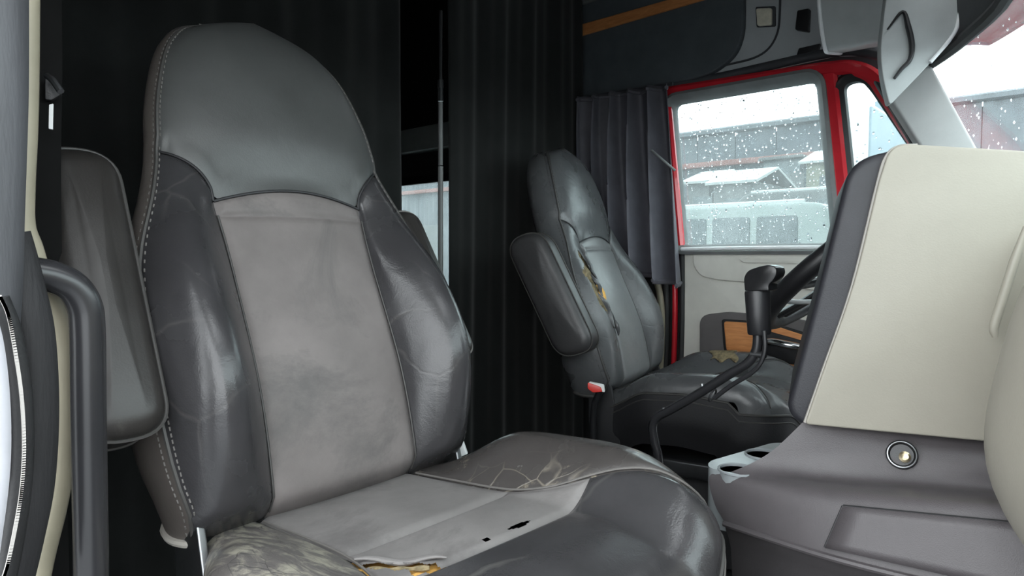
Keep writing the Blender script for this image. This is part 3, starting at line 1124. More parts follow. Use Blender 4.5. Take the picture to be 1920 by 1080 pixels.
    def cz(x, y, xr):
        a = abs(y)
        w = wy(xr)
        z = z0_(x)
        z += (0.072 if y > 0 or seed != 1 else 0.030) * sm(0.135, 0.255, a) * sm(-0.05, 0.34, xr) * (1 - 0.30 * sm(0.6, 1.0, xr))
        e = max(0.0, w - a)
        R = 0.05
        roll = R - math.sqrt(max(0, R * R - (R - e) ** 2)) if e < R else 0.0
        ef = max(0.0, xf(y) - x)
        R = 0.19
        if ef < R:
            roll = max(roll, 0.42 * (R - math.sqrt(max(0, R * R - (R - ef) ** 2))))
        z -= roll
        return max(z, -0.07)

    def C(xr, y, dz=0.0):
        x = xr * xf(y)
        return W(x - 0.02, y, cz(x, y, xr) + dz)

    nz = random.Random(seed)

    def rip(x, y):
        """ragged tears of the passenger cushion, in cushion coordinates"""
        if torn or seed != 1:
            return False
        ax, ay, bx, by = 0.280, -0.172, 0.368, -0.098
        dx, dy = bx - ax, by - ay
        L2 = dx * dx + dy * dy
        t = ((x - ax) * dx + (y - ay) * dy) / L2
        if 0 <= t <= 1:
            dist = ((x - ax) * dy - (y - ay) * dx) / math.sqrt(L2)
            wd = 0.013 * math.sin(math.pi * t) ** 0.5 * (0.8 + 0.3 * math.sin(31 * t))
            if abs(dist + 0.002 * math.sin(17 * t)) < wd:
                return True
        if 0 < (y - 0.030) < 0.042 and abs(x - 0.349 - 0.06 * (y - 0.03)) < 0.0045 * math.sin(math.pi * (y - 0.03) / 0.042) + 0.001:
            return True
        return (x - 0.348) ** 2 + ((y + 0.012) * 0.8) ** 2 < 0.0046 ** 2

    def xy(xr, y):
        return xr * xf(y), y
    XR1, XR2 = 0.40, 0.615

    def f_c1(u, v):
        xr = XR1 * v
        y = u * yb(xr)
        return C(xr, y, groove(min((1 - abs(u)) * 0.15, (1 - v) * 0.24)))
    patch('rear_cushion_panel', f_c1, [2 * t - 1 for t in cosp(24)], cosp(20), mats['c_center'], root)

    def front_edge(u):
        return XR2 + 0.02 * u

    def f_c2(u, v):
        xr = XR1 + (front_edge(u) - XR1) * v
        y = u * yb(xr)
        return C(xr, y, 0.003 * math.sin(math.pi * v) + groove(min((1 - abs(u)) * 0.15, v * 0.13, (1 - v) * 0.13)))

    def h_c2(u, v):
        xr = XR1 + (front_edge(u) - XR1) * v
        return rip(*xy(xr, u * yb(xr)))
    patch('middle_cushion_panel', f_c2, lin(150, -1, 1), lin(64), mats['c_center2'], root, hole=h_c2)

    def f_c3(u, v):
        xr = front_edge(u) + (1 - front_edge(u)) * v
        y = u * yb(xr)
        return C(xr, y, groove(min((1 - abs(u)) * 0.2, v * 0.24)))

    def h_c3(u, v):
        xr = front_edge(u) + (1 - front_edge(u)) * v
        return rip(*xy(xr, u * yb(xr)))
    patch('front_cushion_panel', f_c3, lin(110, -1, 1), lin(60), mats['c_front'], root, hole=h_c3)
    for sg in (-1, 1):
        def f_cb(q, v, sg=sg):
            xr = 1.0 * v
            b = yb(xr)
            w = wy(xr)
            y = sg * (b + (w - b) * q)
            return C(xr, y, groove(q * (w - b)))

        def h_cb(q, v, sg=sg):
            xr = 1.0 * v
            b = yb(xr)
            return rip(*xy(xr, sg * (b + (wy(xr) - b) * q)))
        patch('cushion_bolster', f_cb, cosp(40), lin(100), mats['c_near'] if sg < 0 else mats['c_far'], root, hole=h_cb)
        tube('cushion_seam', [C(v, sg * yb(v), -0.001) for v in lin(40, 0.02, 0.99)], 0.0018 * s, mats['c_seam'], root, seg=6)
    if seed == 1:
        def f_foam2(u, v):
            x, y = 0.25 + 0.14 * u, -0.20 + 0.15 * v
            xr = x / xf(y)
            return W(x - 0.02, y, cz(x, y, xr) - 0.009 + 0.002 * math.sin(40 * u + 3 * v))
        fo = patch('cushion_foam', f_foam2, lin(16), lin(16), 'foam_yellow', root)
        tag(fo, 'yellow foam showing through the ripped seat')

        def f_dark(u, v):
            x, y = 0.32 + 0.06 * u, -0.03 + 0.12 * v
            xr = x / xf(y)
            return W(x - 0.02, y, cz(x, y, xr) - 0.016)
        patch('cushion_lining', f_dark, lin(6), lin(6), 'skirt_black', root)
        # curled lip of the big tear
        lip = []
        for t in lin(18):
            x = 0.279 + 0.087 * t - 0.012
            y = -0.172 + 0.074 * t + 0.010
            lip.append(W(x - 0.02, y, cz(x, y, x / xf(y)) + 0.003 + 0.003 * math.sin(t * 9)))
        tube('torn_lip', lip, [0.0015 + 0.0042 * abs(math.sin(math.pi * t * 0.9 + 0.2)) for t in lin(18)], mats['c_center2'], root, seg=8, flat=0.7)
        lip = []
        for t in lin(14):
            x = 0.295 + 0.055 * t - 0.003
            y = -0.168 + 0.05 * t + 0.008
            lip.append(W(x - 0.02, y, cz(x, y, x / xf(y)) - 0.003))
        tube('torn_fibres', lip, [0.002 + 0.002 * abs(math.sin(9 * t)) for t in lin(14)], 'foam_dirty', root, seg=7)
    # skirt under the rolled edge
    out = [(0.435 * t, -wy(t)) for t in lin(14)] + [(xf(y), y) for y in cosp(44, -WM, WM)][1:-1] + [(0.435 * (1 - t), wy(1 - t)) for t in lin(14)]

    def f_skirt(i, f):
        i = int(i)
        x, y = out[i]
        zt = cz(min(x, xf(y)), y, min(1, x / xf(y)))
        k = 1 - 0.10 * max(0.0, f - 0.55) / 0.45
        b = 0.006 * math.sin(math.pi * min(1, f * 1.4))
        dx = 0.0
        return W((x * (k if i > 0 else 1)) - 0.02 + b * (1 if x > 0.45 else 0), y * k * (1 + b), zt - mats['skirt_h'] * f)
    patch('cushion_skirt', f_skirt, list(range(len(out))), lin(10), mats['skirt'], root)
    tube('skirt_piping', [np.array(f_skirt(i, 0.02)) for i in range(len(out))], 0.004 * s, mats['pipe'], root, seg=6)
    tube('skirt_piping', [np.array(f_skirt(i, 0.14)) for i in range(len(out))], 0.0022 * s, mats['pipe2'], root, seg=6)
    # pan, riser and rails under the cushion
    zsk = p0[2] - (0.05 + mats['skirt_h']) * s
    pan = rpoly([(0.03, -0.24), (0.52, -0.24), (0.52, 0.24), (0.03, 0.24)], 0.04)
    e1, e2 = np.array((cy, sy, 0)), np.array((-sy, cy, 0))
    slab('seat_pan', [np.array(p) * s for p in pan], 0.05, 0.01, (p0[0], p0[1], zsk - 0.02), e1, e2, (0, 0, 1), 'dark_metal', root)
    ped = rpoly([(0.08, -0.18), (0.46, -0.18), (0.46, 0.18), (0.08, 0.18)], 0.03)
    slab('seat_riser', [np.array(p) * s for p in ped], zsk - 0.02 - (FLOOR + 0.025), 0.01, (p0[0], p0[1], FLOOR + 0.025), e1, e2, (0, 0, 1), 'skirt_black', root)
    bas = rpoly([(0.02, -0.23), (0.50, -0.23), (0.50, 0.23), (0.02, 0.23)], 0.02)
    slab('floor_plate', [np.array(p) * s for p in bas], 0.026, 0.004, (p0[0], p0[1], FLOOR), e1, e2, (0, 0, 1), 'dark_metal', root)
    # recliner brackets joining cushion and back
    for sg in (-1, 1):
        br = rpoly([(-0.075, 0.04), (-0.005, 0.05), (0.035, -0.10), (0.035, -0.2), (-0.06, -0.2), (-0.075, -0.08)], 0.012)
        slab('recliner_bracket', [np.array(p) * s for p in br], 0.012, 0.003, np.array(W(0, sg * 0.245 + (0.006 if sg < 0 else -0.006), 0)), e1, (0, 0, 1), e2 * sg, mats['bracket'], root)
    return W, Bk, surf, C


def armrest(root, Bk, yc, h0, h1, n0, n1, wd, mat, pipe, tilt=0.0, name='armrest', side=False):
    """raised padded arm: lies along the backrest"""
    if side:            # outline seen from the side, padding across the seat's width
        w2, wd, nc_ = (n1 - n0) / 2, n1 - n0, (n0 + n1) / 2
        n0, n1 = -side / 2, side / 2
    poly = rpoly([(-wd / 2, h0), (wd / 2, h0), (wd / 2, h1), (-wd / 2, h1)], [wd * 0.45, wd * 0.45, wd * 0.48, wd * 0.48], 8)
    poly = [np.array(p) for p in poly]
    if area2(poly) < 0:
        poly = poly[::-1]
    t = n1 - n0
    r = min(t, wd) * 0.30
    rings, seg = [], 5
    for k in range(seg + 1):
        a = math.pi / 2 * k / seg
        rings.append((r * (1 - math.sin(a)), n0 + r * (1 - math.cos(a))))
    for k in range(seg + 1):
        a = math.pi / 2 * k / seg
        rings.append((r * (1 - math.cos(a)), n1 - r + r * math.sin(a)))
    N = len(poly)
    hm = (h0 + h1) / 2
    V, Fc = [], []

    def T(p, n):
        if side:
            return Bk(yc - n, p[1], nc_ + p[0] + tilt * (p[1] - hm))
        return Bk(yc + p[0], p[1], n + tilt * (p[1] - hm))
    for d, n in rings:
        for p in inset(poly, d):
            V.append(T(p, n))
    for i in range(len(rings) - 1):
        for k in range(N):
            k2 = (k + 1) % N
            Fc.append((i * N + k, i * N + k2, (i + 1) * N + k2, (i + 1) * N + k))
    last = (len(rings) - 1) * N
    q = inset(poly, rings[-1][0])
    c = sum(q) / N
    for f in (0.8, 0.5, 0.2):
        for p in q:
            V.append(T(c + (p - c) * f, n1 + 0.008 * (1 - f * f)))
    for i in range(3):
        a = last + i * N
        for k in range(N):
            k2 = (k + 1) % N
            Fc.append((a + k, a + k2, a + N + k2, a + N + k))
    Fc.append(tuple(last + 3 * N + k for k in range(N)))
    Fc.append(tuple(range(N))[::-1])
    ar = link(name, V, Fc, mat, root)
    tube('armrest_piping', [T(p, n1 - r * 0.75) for p in inset(poly, -0.0005)], 0.0026, pipe, ar, seg=6, closed=True)
    tube('armrest_piping', [T(p, n0 + r * 0.75) for p in inset(poly, -0.0005)], 0.0026, pipe, ar, seg=6, closed=True)
    return ar


PS = (-0.93, 0.63, -0.40)
pseat = empty('truck_seat', (PS[0], PS[1], FLOOR), 'large worn dark leather passenger seat with ripped cushion in the foreground', 'seat', 'cab seats')
pm = dict(center='cloth_center', bolster='hide_bolster', head='hide_headrest', side='hide_side', pipe='piping_dark', pipe2='thread_grey', thread='thread_grey',
          welt='piping_light', c_center='cloth_cushion', c_center2='cloth_cushion', c_front='hide_cushion_front', c_near='hide_cushion_worn', c_far='hide_cushion_side',
          c_seam='thread_grey', skirt='skirt_black', skirt_h=0.15, thin=0.06, bracket='dull_metal', flat=1.0)
Wp, Bp, Sp, Cp = build_seat(pseat, PS, math.radians(20), 1.0, 0.0, pm, 1)
armrest(pseat, Bp, -0.334, 0.150, 0.575, -0.055, 0.066, 0.104, 'hide_armrest', 'piping_dark', tilt=-0.10)
armrest(pseat, Bp, 0.292, 0.195, 0.535, -0.085, 0.015, 0.072, 'hide_armrest', 'thread_grey', tilt=-0.22)
for sg, yc in ((-1, -0.335), (1, 0.33)):
    tube('armrest_pivot', [Bp(sg * 0.27, 0.21, -0.03), Bp(yc, 0.21, -0.03)], 0.02, 'dark_metal', pseat, seg=12)

DS = (-1.17, 1.92, -0.425)
dseat = empty('truck_seat', (DS[0], DS[1], FLOOR), 'black leather driver seat with torn bolster beside the window curtain', 'seat', 'cab seats')
dm = dict(center='hide_driver_center', bolster='hide_driver', head='hide_driver', side='hide_driver', pipe='piping_dark', pipe2='piping_dark', thread='piping_dark',
          welt='piping_dark', c_center='cloth_driver_cushion', c_center2='cloth_driver_cushion', c_front='hide_driver', c_near='hide_driver', c_far='hide_driver',
          c_seam='piping_dark', skirt='skirt_black', skirt_h=0.17, thin=0.0, bracket='skirt_black', flat=0.3)
Wd, Bd, Sd, Cd = build_seat(dseat, DS, math.radians(19.2), 0.94, math.radians(12), dm, 2, torn=True)
armrest(dseat, Bd, -0.345, 0.150, 0.565, -0.112, 0.028, 0.092, 'hide_driver_arm', 'piping_dark', tilt=-0.16, side=0.095)
tube('armrest_pivot', [Bd(-0.25, 0.46, -0.06), Bd(-0.32, 0.46, -0.06)], 0.02, 'dark_metal', dseat, seg=12)

fp = patch('worn_patch', lambda u, v: Cd(0.40 + 0.16 * u + 0.015 * math.sin(9 * v), 0.205 + 0.085 * v + 0.008 * math.sin(11 * u), 0.0025), lin(14), lin(10), 'foam_dirty', dseat, thick=0.003)
tag(fp, 'olive patch of bare foam on the far side of the cushion')
# seat belt buckles standing beside the cushions
bk = empty('belt_buckle', Wp(0.03, 0.30, -0.05), 'red and white seat belt buckle behind the passenger cushion', 'buckle')
b0 = at(856, 848, Y=0.90)
tube('stalk', [b0 + np.array((-0.03, 0.0, -0.14)), b0 + np.array((-0.01, 0, -0.05)), b0 + np.array((0, 0, -0.01))], 0.009, 'black_plastic', bk, smoothn=4)
face_slab('buckle_head', [(850, 828), (866, 823), (876, 852), (860, 858)], b0, unit((0.6, -0.75, 0.2)), 0.018, 0.003, 'white_label', bk, rc=0.003)
face_slab('release_button', [(834, 846), (849, 838), (852, 856), (838, 861)], b0, unit((0.6, -0.75, 0.2)), 0.016, 0.003, 'red_plastic', bk, rc=0.003)
bk2 = empty('belt_buckle', at(1118, 735, Y=1.60), 'red seat belt buckle hanging under the driver seat back', 'buckle')
c0 = at(1118, 728, Y=1.60)
bn = unit((0.5, -0.85, 0.1))
face_slab('buckle_head', [(1104, 716), (1132, 722), (1134, 736), (1104, 728)], c0, bn, 0.025, 0.004, 'white_label', bk2, rc=0.004)
face_slab('release_button', [(1102, 717), (1126, 725), (1130, 734), (1112, 736), (1102, 728)], c0, bn, 0.02, 0.004, 'red_plastic', bk2, rc=0.004, lift=0.006)
tube('stalk', [c0 + np.array((-0.0, 0.02, -0.01)), c0 + np.array((-0.03, 0.03, -0.08)), c0 + np.array((-0.04, 0.05, -0.25))], 0.010, 'black_plastic', bk2, smoothn=4)

# ================================================================== CURTAINS
def curtain(name, label, y0, y1, folds, amp, seed, z0=FLOOR + 0.06, z1=CEIL - 0.04):
    rg = random.Random(seed)
    ph = [rg.uniform(0, 6.28) for _ in range(4)]
    root = empty(name, (XC, (y0 + y1) / 2, z0), label, 'curtain', 'sleeper curtains')

    def f(u, v):
        y = y0 + (y1 - y0) * u
        x = XC + amp * (math.sin(folds * 6.283 * u + ph[0]) + 0.5 * math.sin(folds * 2.3 * 6.283 * u + ph[1] + 0.6 * v)) + 0.012 * math.sin(3 * v + ph[2] + 5 * u)
        return (x, y, z1 + (z0 - z1) * v)
    patch('cloth', f, lin(int(folds * 24)), lin(16), 'curtain_cloth', root, thick=0.004)
    tube('hem', [f(u, 0.995) for u in lin(int(folds * 12))], 0.007, 'curtain_cloth', root, seg=6)
    return root, f


yl = at(752, 200, X=XC)[1]
yr = at(838, 300, X=XC)[1]
curtain('sleeper_curtain', 'dark sleeper curtain hanging behind the big passenger seat', 0.18, yl, 5, 0.008, 1)
rc_, rf_ = curtain('sleeper_curtain', 'dark sleeper curtain between the zip edge and the driver seat', yr, 2.28, 4, 0.009, 2)
for a, b, rr, mt in ((165, 190, 0.009, 'dark_metal'), (192, 310, 0.0075, 'seal_grey'), (312, 520, 0.0085, 'seal_grey'), (522, 760, 0.0085, 'seal_grey'), (20, 150, 0.006, 'skirt_black')):
    tube('edge_strip', [at(826, a, X=XC + 0.03), at(826, b, X=XC + 0.03)], rr, mt, rc_, seg=8)
tube('edge_knob', [at(826, 150, X=XC + 0.03), at(826, 165, X=XC + 0.03)], 0.010, 'dark_metal', rc_, seg=10)

# curtain gathered at the rear of the driver window
wc = empty('window_curtain', at(1200, 530, Y=2.24), 'purplish black curtain gathered beside the driver window', 'curtain')
tl_, tr2 = at(1090, 186, Y=2.26), at(1252, 160, Y=2.26)
bl_, br_ = at(1128, 478, Y=2.25), at(1279, 540, Y=2.25)


def f_wc(u, v):
    a = tl_ + (tr2 - tl_) * u
    b = bl_ + (br_ - bl_) * u
    e = v + 0.09 * math.sin(math.pi * v) * (0.6 - u) * 0
    p = a + (b - a) * e
    k = 0.022 + 0.030 * v
    y = p[1] - 0.03 - k * (math.sin(u * 31 + 0.9 * v) + 0.45 * math.sin(u * 57 + 1 + 1.4 * v)) - 0.05 * v * math.sin(math.pi * u)
    x = p[0] + 0.012 * math.cos(u * 31 + v) - 0.03 * math.sin(math.pi * v) * (1 - u)
    return (x, y, p[2])


patch('cloth', f_wc, lin(90), lin(30), 'curtain_window', wc, thick=0.004)
tube('hem', [f_wc(u, 0.985) for u in lin(90)], 0.0075, 'curtain_window', wc, seg=6)
tube('heading', [f_wc(u, 0.02) for u in lin(90)], 0.008, 'curtain_window', wc, seg=6)
tube('tie_strap', [at(1222, 282, Y=2.16), at(1245, 302, Y=2.16), at(1266, 320, Y=2.18)], 0.008, 'seal_grey', wc, smoothn=3, flat=0.5)
tube('curtain_rail', [at(1080, 186, Y=2.29), at(1262, 157, Y=2.29)], 0.008, 'header_seam', wc, seg=8)

# ================================================================== DASH
dash = empty('dashboard', (0.1, 1.2, FLOOR), 'cream and grey dashboard with black padded driver pod and cup tray', 'dashboard')
# pod between driver and passenger: upright cream face turned a little to the rear
PA = math.radians(18)
pe1 = np.array((math.cos(PA), math.sin(PA), 0))
pn = np.array((math.sin(PA), -math.cos(PA), 0))
pod0 = at(1510, 790, Y=1.10)


def pp(px, py, off=0.0):
    P = on(px, py, pod0 + pn * off, pn) - pod0
    return (P @ pe1, P[2])


def pod_slab(name, pix, t, r, mat, lift=0.0, rc=0.0, dome=0.0):
    pts = rpoly([pp(*q, off=lift) for q in pix], rc, 8)
    return slab(name, pts, t, r, pod0 + pn * (lift - t), pe1, (0, 0, 1), pn, mat, dash, dome=dome)


pod_slab('pod_padding', [(1474, 768), (1530, 560), (1594, 300), (1700, 274), (2080, 300), (2080, 830), (1500, 800)], 0.34, 0.03, 'pad_black', lift=-0.006, rc=[0.02, 0.3, 0.06, 0.02, 0.02, 0.02, 0.02])
pod_slab('pod_face', [(1509, 796), (1545, 690), (1600, 540), (1650, 330), (1672, 268), (2080, 292), (2080, 850)], 0.06, 0.012, 'cream_vinyl', lift=0.012, rc=[0.008, 0.2, 0.3, 0.2, 0.055, 0.02, 0.02])
edge = [(1510, 792), (1545, 692), (1598, 540), (1646, 345), (1662, 295), (1684, 276), (1720, 273)]
tube('pod_piping', [on(*q, pod0 + pn * 0.004, pn) for q in edge], 0.0035, 'piping_light', dash, smoothn=6, seg=6)
# rib on the face near the passenger side
tube('face_rib', [on(*q, pod0 + pn * 0.05, pn) for q in ((1925, 425), (1902, 490), (1880, 560), (1864, 612), (1866, 632))], [0.004, 0.006, 0.006, 0.006, 0.004], 'cream_vinyl', dash, smoothn=5)

# console body under the pod: rows of points (z, Y of face), lofted
def con(px, py, Y):
    return at(px, py, Y=Y)


rows = [
    [con(1505, 792, 1.105), con(1600, 802, 1.13), con(1720, 814, 1.16), con(1835, 824, 1.185), con(2000, 842, 1.22)],
    [con(1452, 842, 1.075), con(1580, 850, 1.10), con(1710, 858, 1.13), con(1830, 868, 1.15), con(2000, 885, 1.18)],
    [con(1410, 868, 1.055), con(1540, 892, 1.075), con(1690, 905, 1.105), con(1830, 918, 1.13), con(2000, 935, 1.16)],
    [con(1366, 886, 1.04), con(1515, 906, 1.03), con(1680, 922, 1.03), con(1835, 935, 1.03), con(2000, 950, 1.04)],
    [con(1330, 893, 1.035), con(1500, 928, 1.005), con(1670, 945, 1.0), con(1835, 962, 1.0), con(2000, 980, 1.01)],
    [con(1340, 945, 1.025), con(1520, 990, 0.99), con(1690, 1020, 0.985), con(1840, 1050, 0.985), con(2000, 1080, 0.99)],
    [con(1358, 978, 1.02), con(1540, 1036, 0.98), con(1720, 1082, 0.975), con(1850, 1110, 0.975), con(2000, 1140, 0.98)],
]
cols = []
for c in range(5):
    cols.append(cr([rw[c] for rw in rows], 6))
nr = len(cols[0])
grid = [cr([cols[c][r] for c in range(5)], 8) for r in range(nr)]
V, Fc = [], []
nc = len(grid[0])
for rw in grid:
    V += [tuple(p) for p in rw]
for i in range(nr - 1):
    for j in range(nc - 1):
        Fc.append((i * nc + j, i * nc + j + 1, (i + 1) * nc + j + 1, (i + 1) * nc + j))
cf = link('console_face', V, Fc, 'grey_plastic', dash, sharp=60)
# body behind the face
low = [grid[-1][j] for j in range(nc)]
top = [grid[0][j] for j in range(nc)]


def f_low(u, v):
    p = low[int(u)]
    return (p[0] + 0.02 * v, p[1] + 0.02 * sm(0, 0.1, v) + 0.03 * v, p[2] + (FLOOR - p[2]) * v)


patch('console_base', f_low, list(range(nc)), [0, 0.03, 0.06, 0.1, 0.3, 0.6, 1.0], 'grey_plastic_dark', dash)
tube('console_trim', [np.array(p) + np.array((0, -0.001, -0.003)) for p in low], 0.005, 'grey_plastic', dash, seg=8)
left = [grid[i][0] for i in range(nr)]


def f_left(u, v):
    p = left[int(u)]
    return (p[0] + 0.05 * v * (1 if u > nr * 0.5 else 1), p[1] + 0.24 * v, p[2] + 0.0 * v)


# cup tray behind the slanted edge
zt = at(1330, 872, Y=1.05)[2]
tp = rpoly([(at(1328, 878, Z=zt)[0], at(1328, 878, Z=zt)[1]), (at(1332, 866, Z=zt)[0] - 0.004, at(1332, 866, Z=zt)[1]), (at(1452, 829, Z=zt)[0], at(1452, 829, Z=zt)[1]), (-0.30, 1.34), (-0.30, 1.06)],
           [0.02, 0.02, 0.02, 0.02, 0.01], 5)
cx1, cy1 = at(1384, 882, Z=zt)[:2]
cx2, cy2 = at(1432, 853, Z=zt)[:2]
bmT = bmesh.new()


def ring_pts(cx, cy, r, z, n=24):
    return [(cx + r * math.cos(2 * math.pi * k / n), cy + r * math.sin(2 * math.pi * k / n), z) for k in range(n)]


def tray_mesh():
    # top plate with two round wells: triangulated between outline and holes by bmesh
    bm = bmesh.new()
    loops = []
    o_ = [bm.verts.new((p[0], p[1], zt)) for p in (tp if area2(tp) > 0 else tp[::-1])]
    loops.append(o_)
    wells = []
    for (cx, cy) in ((cx1, cy1), (cx2, cy2)):
        h = [bm.verts.new(p) for p in ring_pts(cx, cy, 0.030, zt)]
        loops.append(h)
        wells.append(h)
    ed = []
    for lp in loops:
        for i in range(len(lp)):
            ed.append(bm.edges.new((lp[i - 1], lp[i])))
    bmesh.ops.triangle_fill(bm, use_beauty=True, use_dissolve=False, edges=ed)
    # skirt of the tray and the walls of the wells
    b_ = [bm.verts.new((v.co.x, v.co.y, zt - 0.10)) for v in o_]
    for i in range(len(o_)):
        bm.faces.new((o_[i - 1], o_[i], b_[i], b_[i - 1]))
    for h in wells:
        l2 = [bm.verts.new((v.co.x, v.co.y, zt - 0.07)) for v in h]
        for i in range(len(h)):
            bm.faces.new((h[i - 1], h[i], l2[i], l2[i - 1]))
        bm.faces.new(l2)
    bm.normal_update()
    vs_ = [tuple(v.co) for v in bm.verts]
    bm.verts.index_update()
    fs_ = [tuple(v.index for v in f.verts) for f in bm.faces]
    bm.free()
    return vs_, fs_


tv, tf = tray_mesh()
ct = link('cup_tray', tv, tf, 'tray_plastic', dash, sharp=30)
for (cx, cy) in ((cx1, cy1), (cx2, cy2)):
    tube('cup_rim', ring_pts(cx, cy, 0.031, zt + 0.001), 0.0022, 'tray_plastic', ct, seg=6, closed=True)
    lathe('cup_liner', [(0.0298, -0.002), (0.0298, -0.065), (0.002, -0.065), (0.002, -0.063), (0.0285, -0.063), (0.0285, -0.002)], (cx, cy, zt), (0, 0, 1), 'black_plastic', ct)
# body that carries pod and tray
slab('console_core', rpoly([(-0.33, 1.14), (0.4, 1.32), (0.4, 1.75), (-0.25, 1.5), (-0.34, 1.36)], 0.03), -0.30 - FLOOR, 0.01, (0, 0, FLOOR), (1, 0, 0), (0, 1, 0), (0, 0, 1), 'black_plastic', dash)
# cubby lid set in the face, socket
def on_face(px, py, lift=0.0):
    """nearest point of the lofted console face along the view line through the pixel"""
    q = ray(px, py)
    best, bp_ = 1e9, None
    for rw in grid:
        for p in rw:
            t = float(np.dot(p, q) / np.dot(q, q))
            dd = float(np.linalg.norm(p - q * t))
            if dd < best:
                best, bp_ = dd, t
    return q * (bp_ - lift)


lid = [(1582, 948), (1700, 957), (1832, 970), (1990, 988), (1990, 1130), (1850, 1090), (1700, 1060), (1546, 1030)]
lidp = [on_face(*q) for q in lid]
tl0 = [on_face(1582 + (1990 - 1582) * t, 948 + 40 * t) for t in lin(10)]
bl0 = [on_face(1548 + (1990 - 1548) * t, 1026 + 100 * t) for t in lin(10)]


def f_lid(u, v):
    i = int(u)
    a, b = np.array(tl0[i]), np.array(bl0[i])
    p = a + (b - a) * v
    return tuple(p * (1 - 0.004 * 1.2) + np.array((0, -0.002, 0)))


patch('cubby_lid', f_lid, list(range(11)), lin(6), 'grey_plastic', dash, thick=0.004)
tube('lid_gap', [np.array(f_lid(i, 0)) for i in range(11)], 0.0022, 'skirt_black', dash, seg=6)
tube('lid_gap', [np.array(f_lid(0, v)) for v in lin(6)], 0.0022, 'skirt_black', dash, seg=6)
so = on_face(1691, 853, 0.0)
sn = unit(np.array((0.18, -0.93, 0.35)))
sk = lathe('power_socket', [(0.0215, -0.004), (0.0215, 0.005), (0.0190, 0.008), (0.0165, 0.006), (0.0155, 0.0015), (0.001, 0.0015)], so, sn, 'black_plastic', dash, seg=28)
lathe('socket_ring', [(0.0205, 0.0065), (0.0195, 0.0082), (0.0182, 0.0085), (0.0175, 0.007)], so, sn, 'dull_metal', sk, seg=28, caps=False)
so2 = so + sn * 0.001 + np.array((0.004, 0.0, -0.003))
lathe('socket_contact', [(0.008, 0.0), (0.008, 0.008), (0.005, 0.0095), (0.002, 0.0085)], so2, sn, 'brass', sk, seg=18)

# passenger side of the dash: a rounded cream bulge that comes back towards the seat
pl_plan = cr([(0.14, 1.26), (0.00, 1.17), (-0.085, 1.02), (-0.085, 0.88), (-0.035, 0.74), (0.03, 0.60), (0.08, 0.42), (0.10, 0.12)], 6)
pro_x = interp([-0.62, -0.52, -0.42, -0.34, -0.24, -0.12, 0.0, 0.08, 0.11], [0.42, 0.30, 0.15, 0.05, -0.008, 0.0, 0.035, 0.12, 0.20])


def f_pd(i, z):
    p = pl_plan[int(i)]
    x = pro_x(z)
    return (p[0] + x, p[1] + x * 0.15, z)


zz = [-0.62 + 0.73 * t for t in lin(40)]
patch('dash_bulge', f_pd, list(range(len(pl_plan))), zz, 'cream_vinyl', dash, sharp=70)


def f_kick(i, v):
    p = pl_plan[int(i)]
    x = 0.03 + 0.10 * v
    z = -0.36 - 0.5 * v
    return (p[0] + x + 0.012, p[1] + 0.02, z)


patch('lower_cover', f_kick, list(range(len(pl_plan))), lin(8), 'grey_plastic', dash)
top_in = [np.array(f_pd(i, 0.11)) for i in range(len(pl_plan))]


def f_top(i, v):
    a = top_in[int(i)]
    b = np.array((0.44, a[1], 0.07))
    return tuple(a + (b - a) * v)


patch('dash_top', f_top, list(range(len(pl_plan))), lin(4), 'pad_black', dash)
box('driver_dash', (-0.16, 1.55, -0.5), (0.42, 2.32, 0.02), 'pad_black', dash, r=0.05)

# steering wheel
swc = np.array((-0.505, 1.80, -0.03))
tilt = math.radians(48)
eb = np.array((math.sin(tilt), 0, math.cos(tilt)))
ea = np.array((0, 1.0, 0))
en_ = np.cross(ea, eb)
if en_[0] > 0:
    en_ = -en_
sw = empty('steering_wheel', swc, 'black steering wheel partly hidden behind the cream pod', 'steering wheel')
R = 0.225
tube('rim', [swc + R * (math.cos(a) * ea + math.sin(a) * eb) for a in [2 * math.pi * k / 48 for k in range(48)]], 0.024, 'black_plastic', sw, seg=14, closed=True)
lathe('hub', [(0.085, -0.01), (0.09, 0.005), (0.08, 0.028), (0.05, 0.036), (0.002, 0.038)], swc - en_ * 0.03, en_, 'black_plastic', sw, seg=28)
for a in (math.radians(200), math.radians(340), math.radians(262), math.radians(278)):
    dv_ = math.cos(a) * ea + math.sin(a) * eb
    tube('spoke', [swc - en_ * 0.02 + dv_ * 0.06, swc - en_ * 0.012 + dv_ * 0.14, swc + dv_ * (R - 0.006)], [0.022, 0.017, 0.015], 'black_plastic', sw, smoothn=4, flat=0.5, flat_dir=en_)
tube('column', [swc - en_ * 0.03, swc - en_ * 0.25, swc - en_ * 0.52], [0.05, 0.055, 0.06], 'black_plastic', sw, seg=18)
stp = at(1452, 561, Y=1.72)
tube('signal_lever', [at(1530, 566, Y=1.72), at(1490, 566, Y=1.72), stp, at(1441, 558, Y=1.72)], [0.006, 0.006, 0.008, 0.007], 'trim_light', sw, smoothn=4)

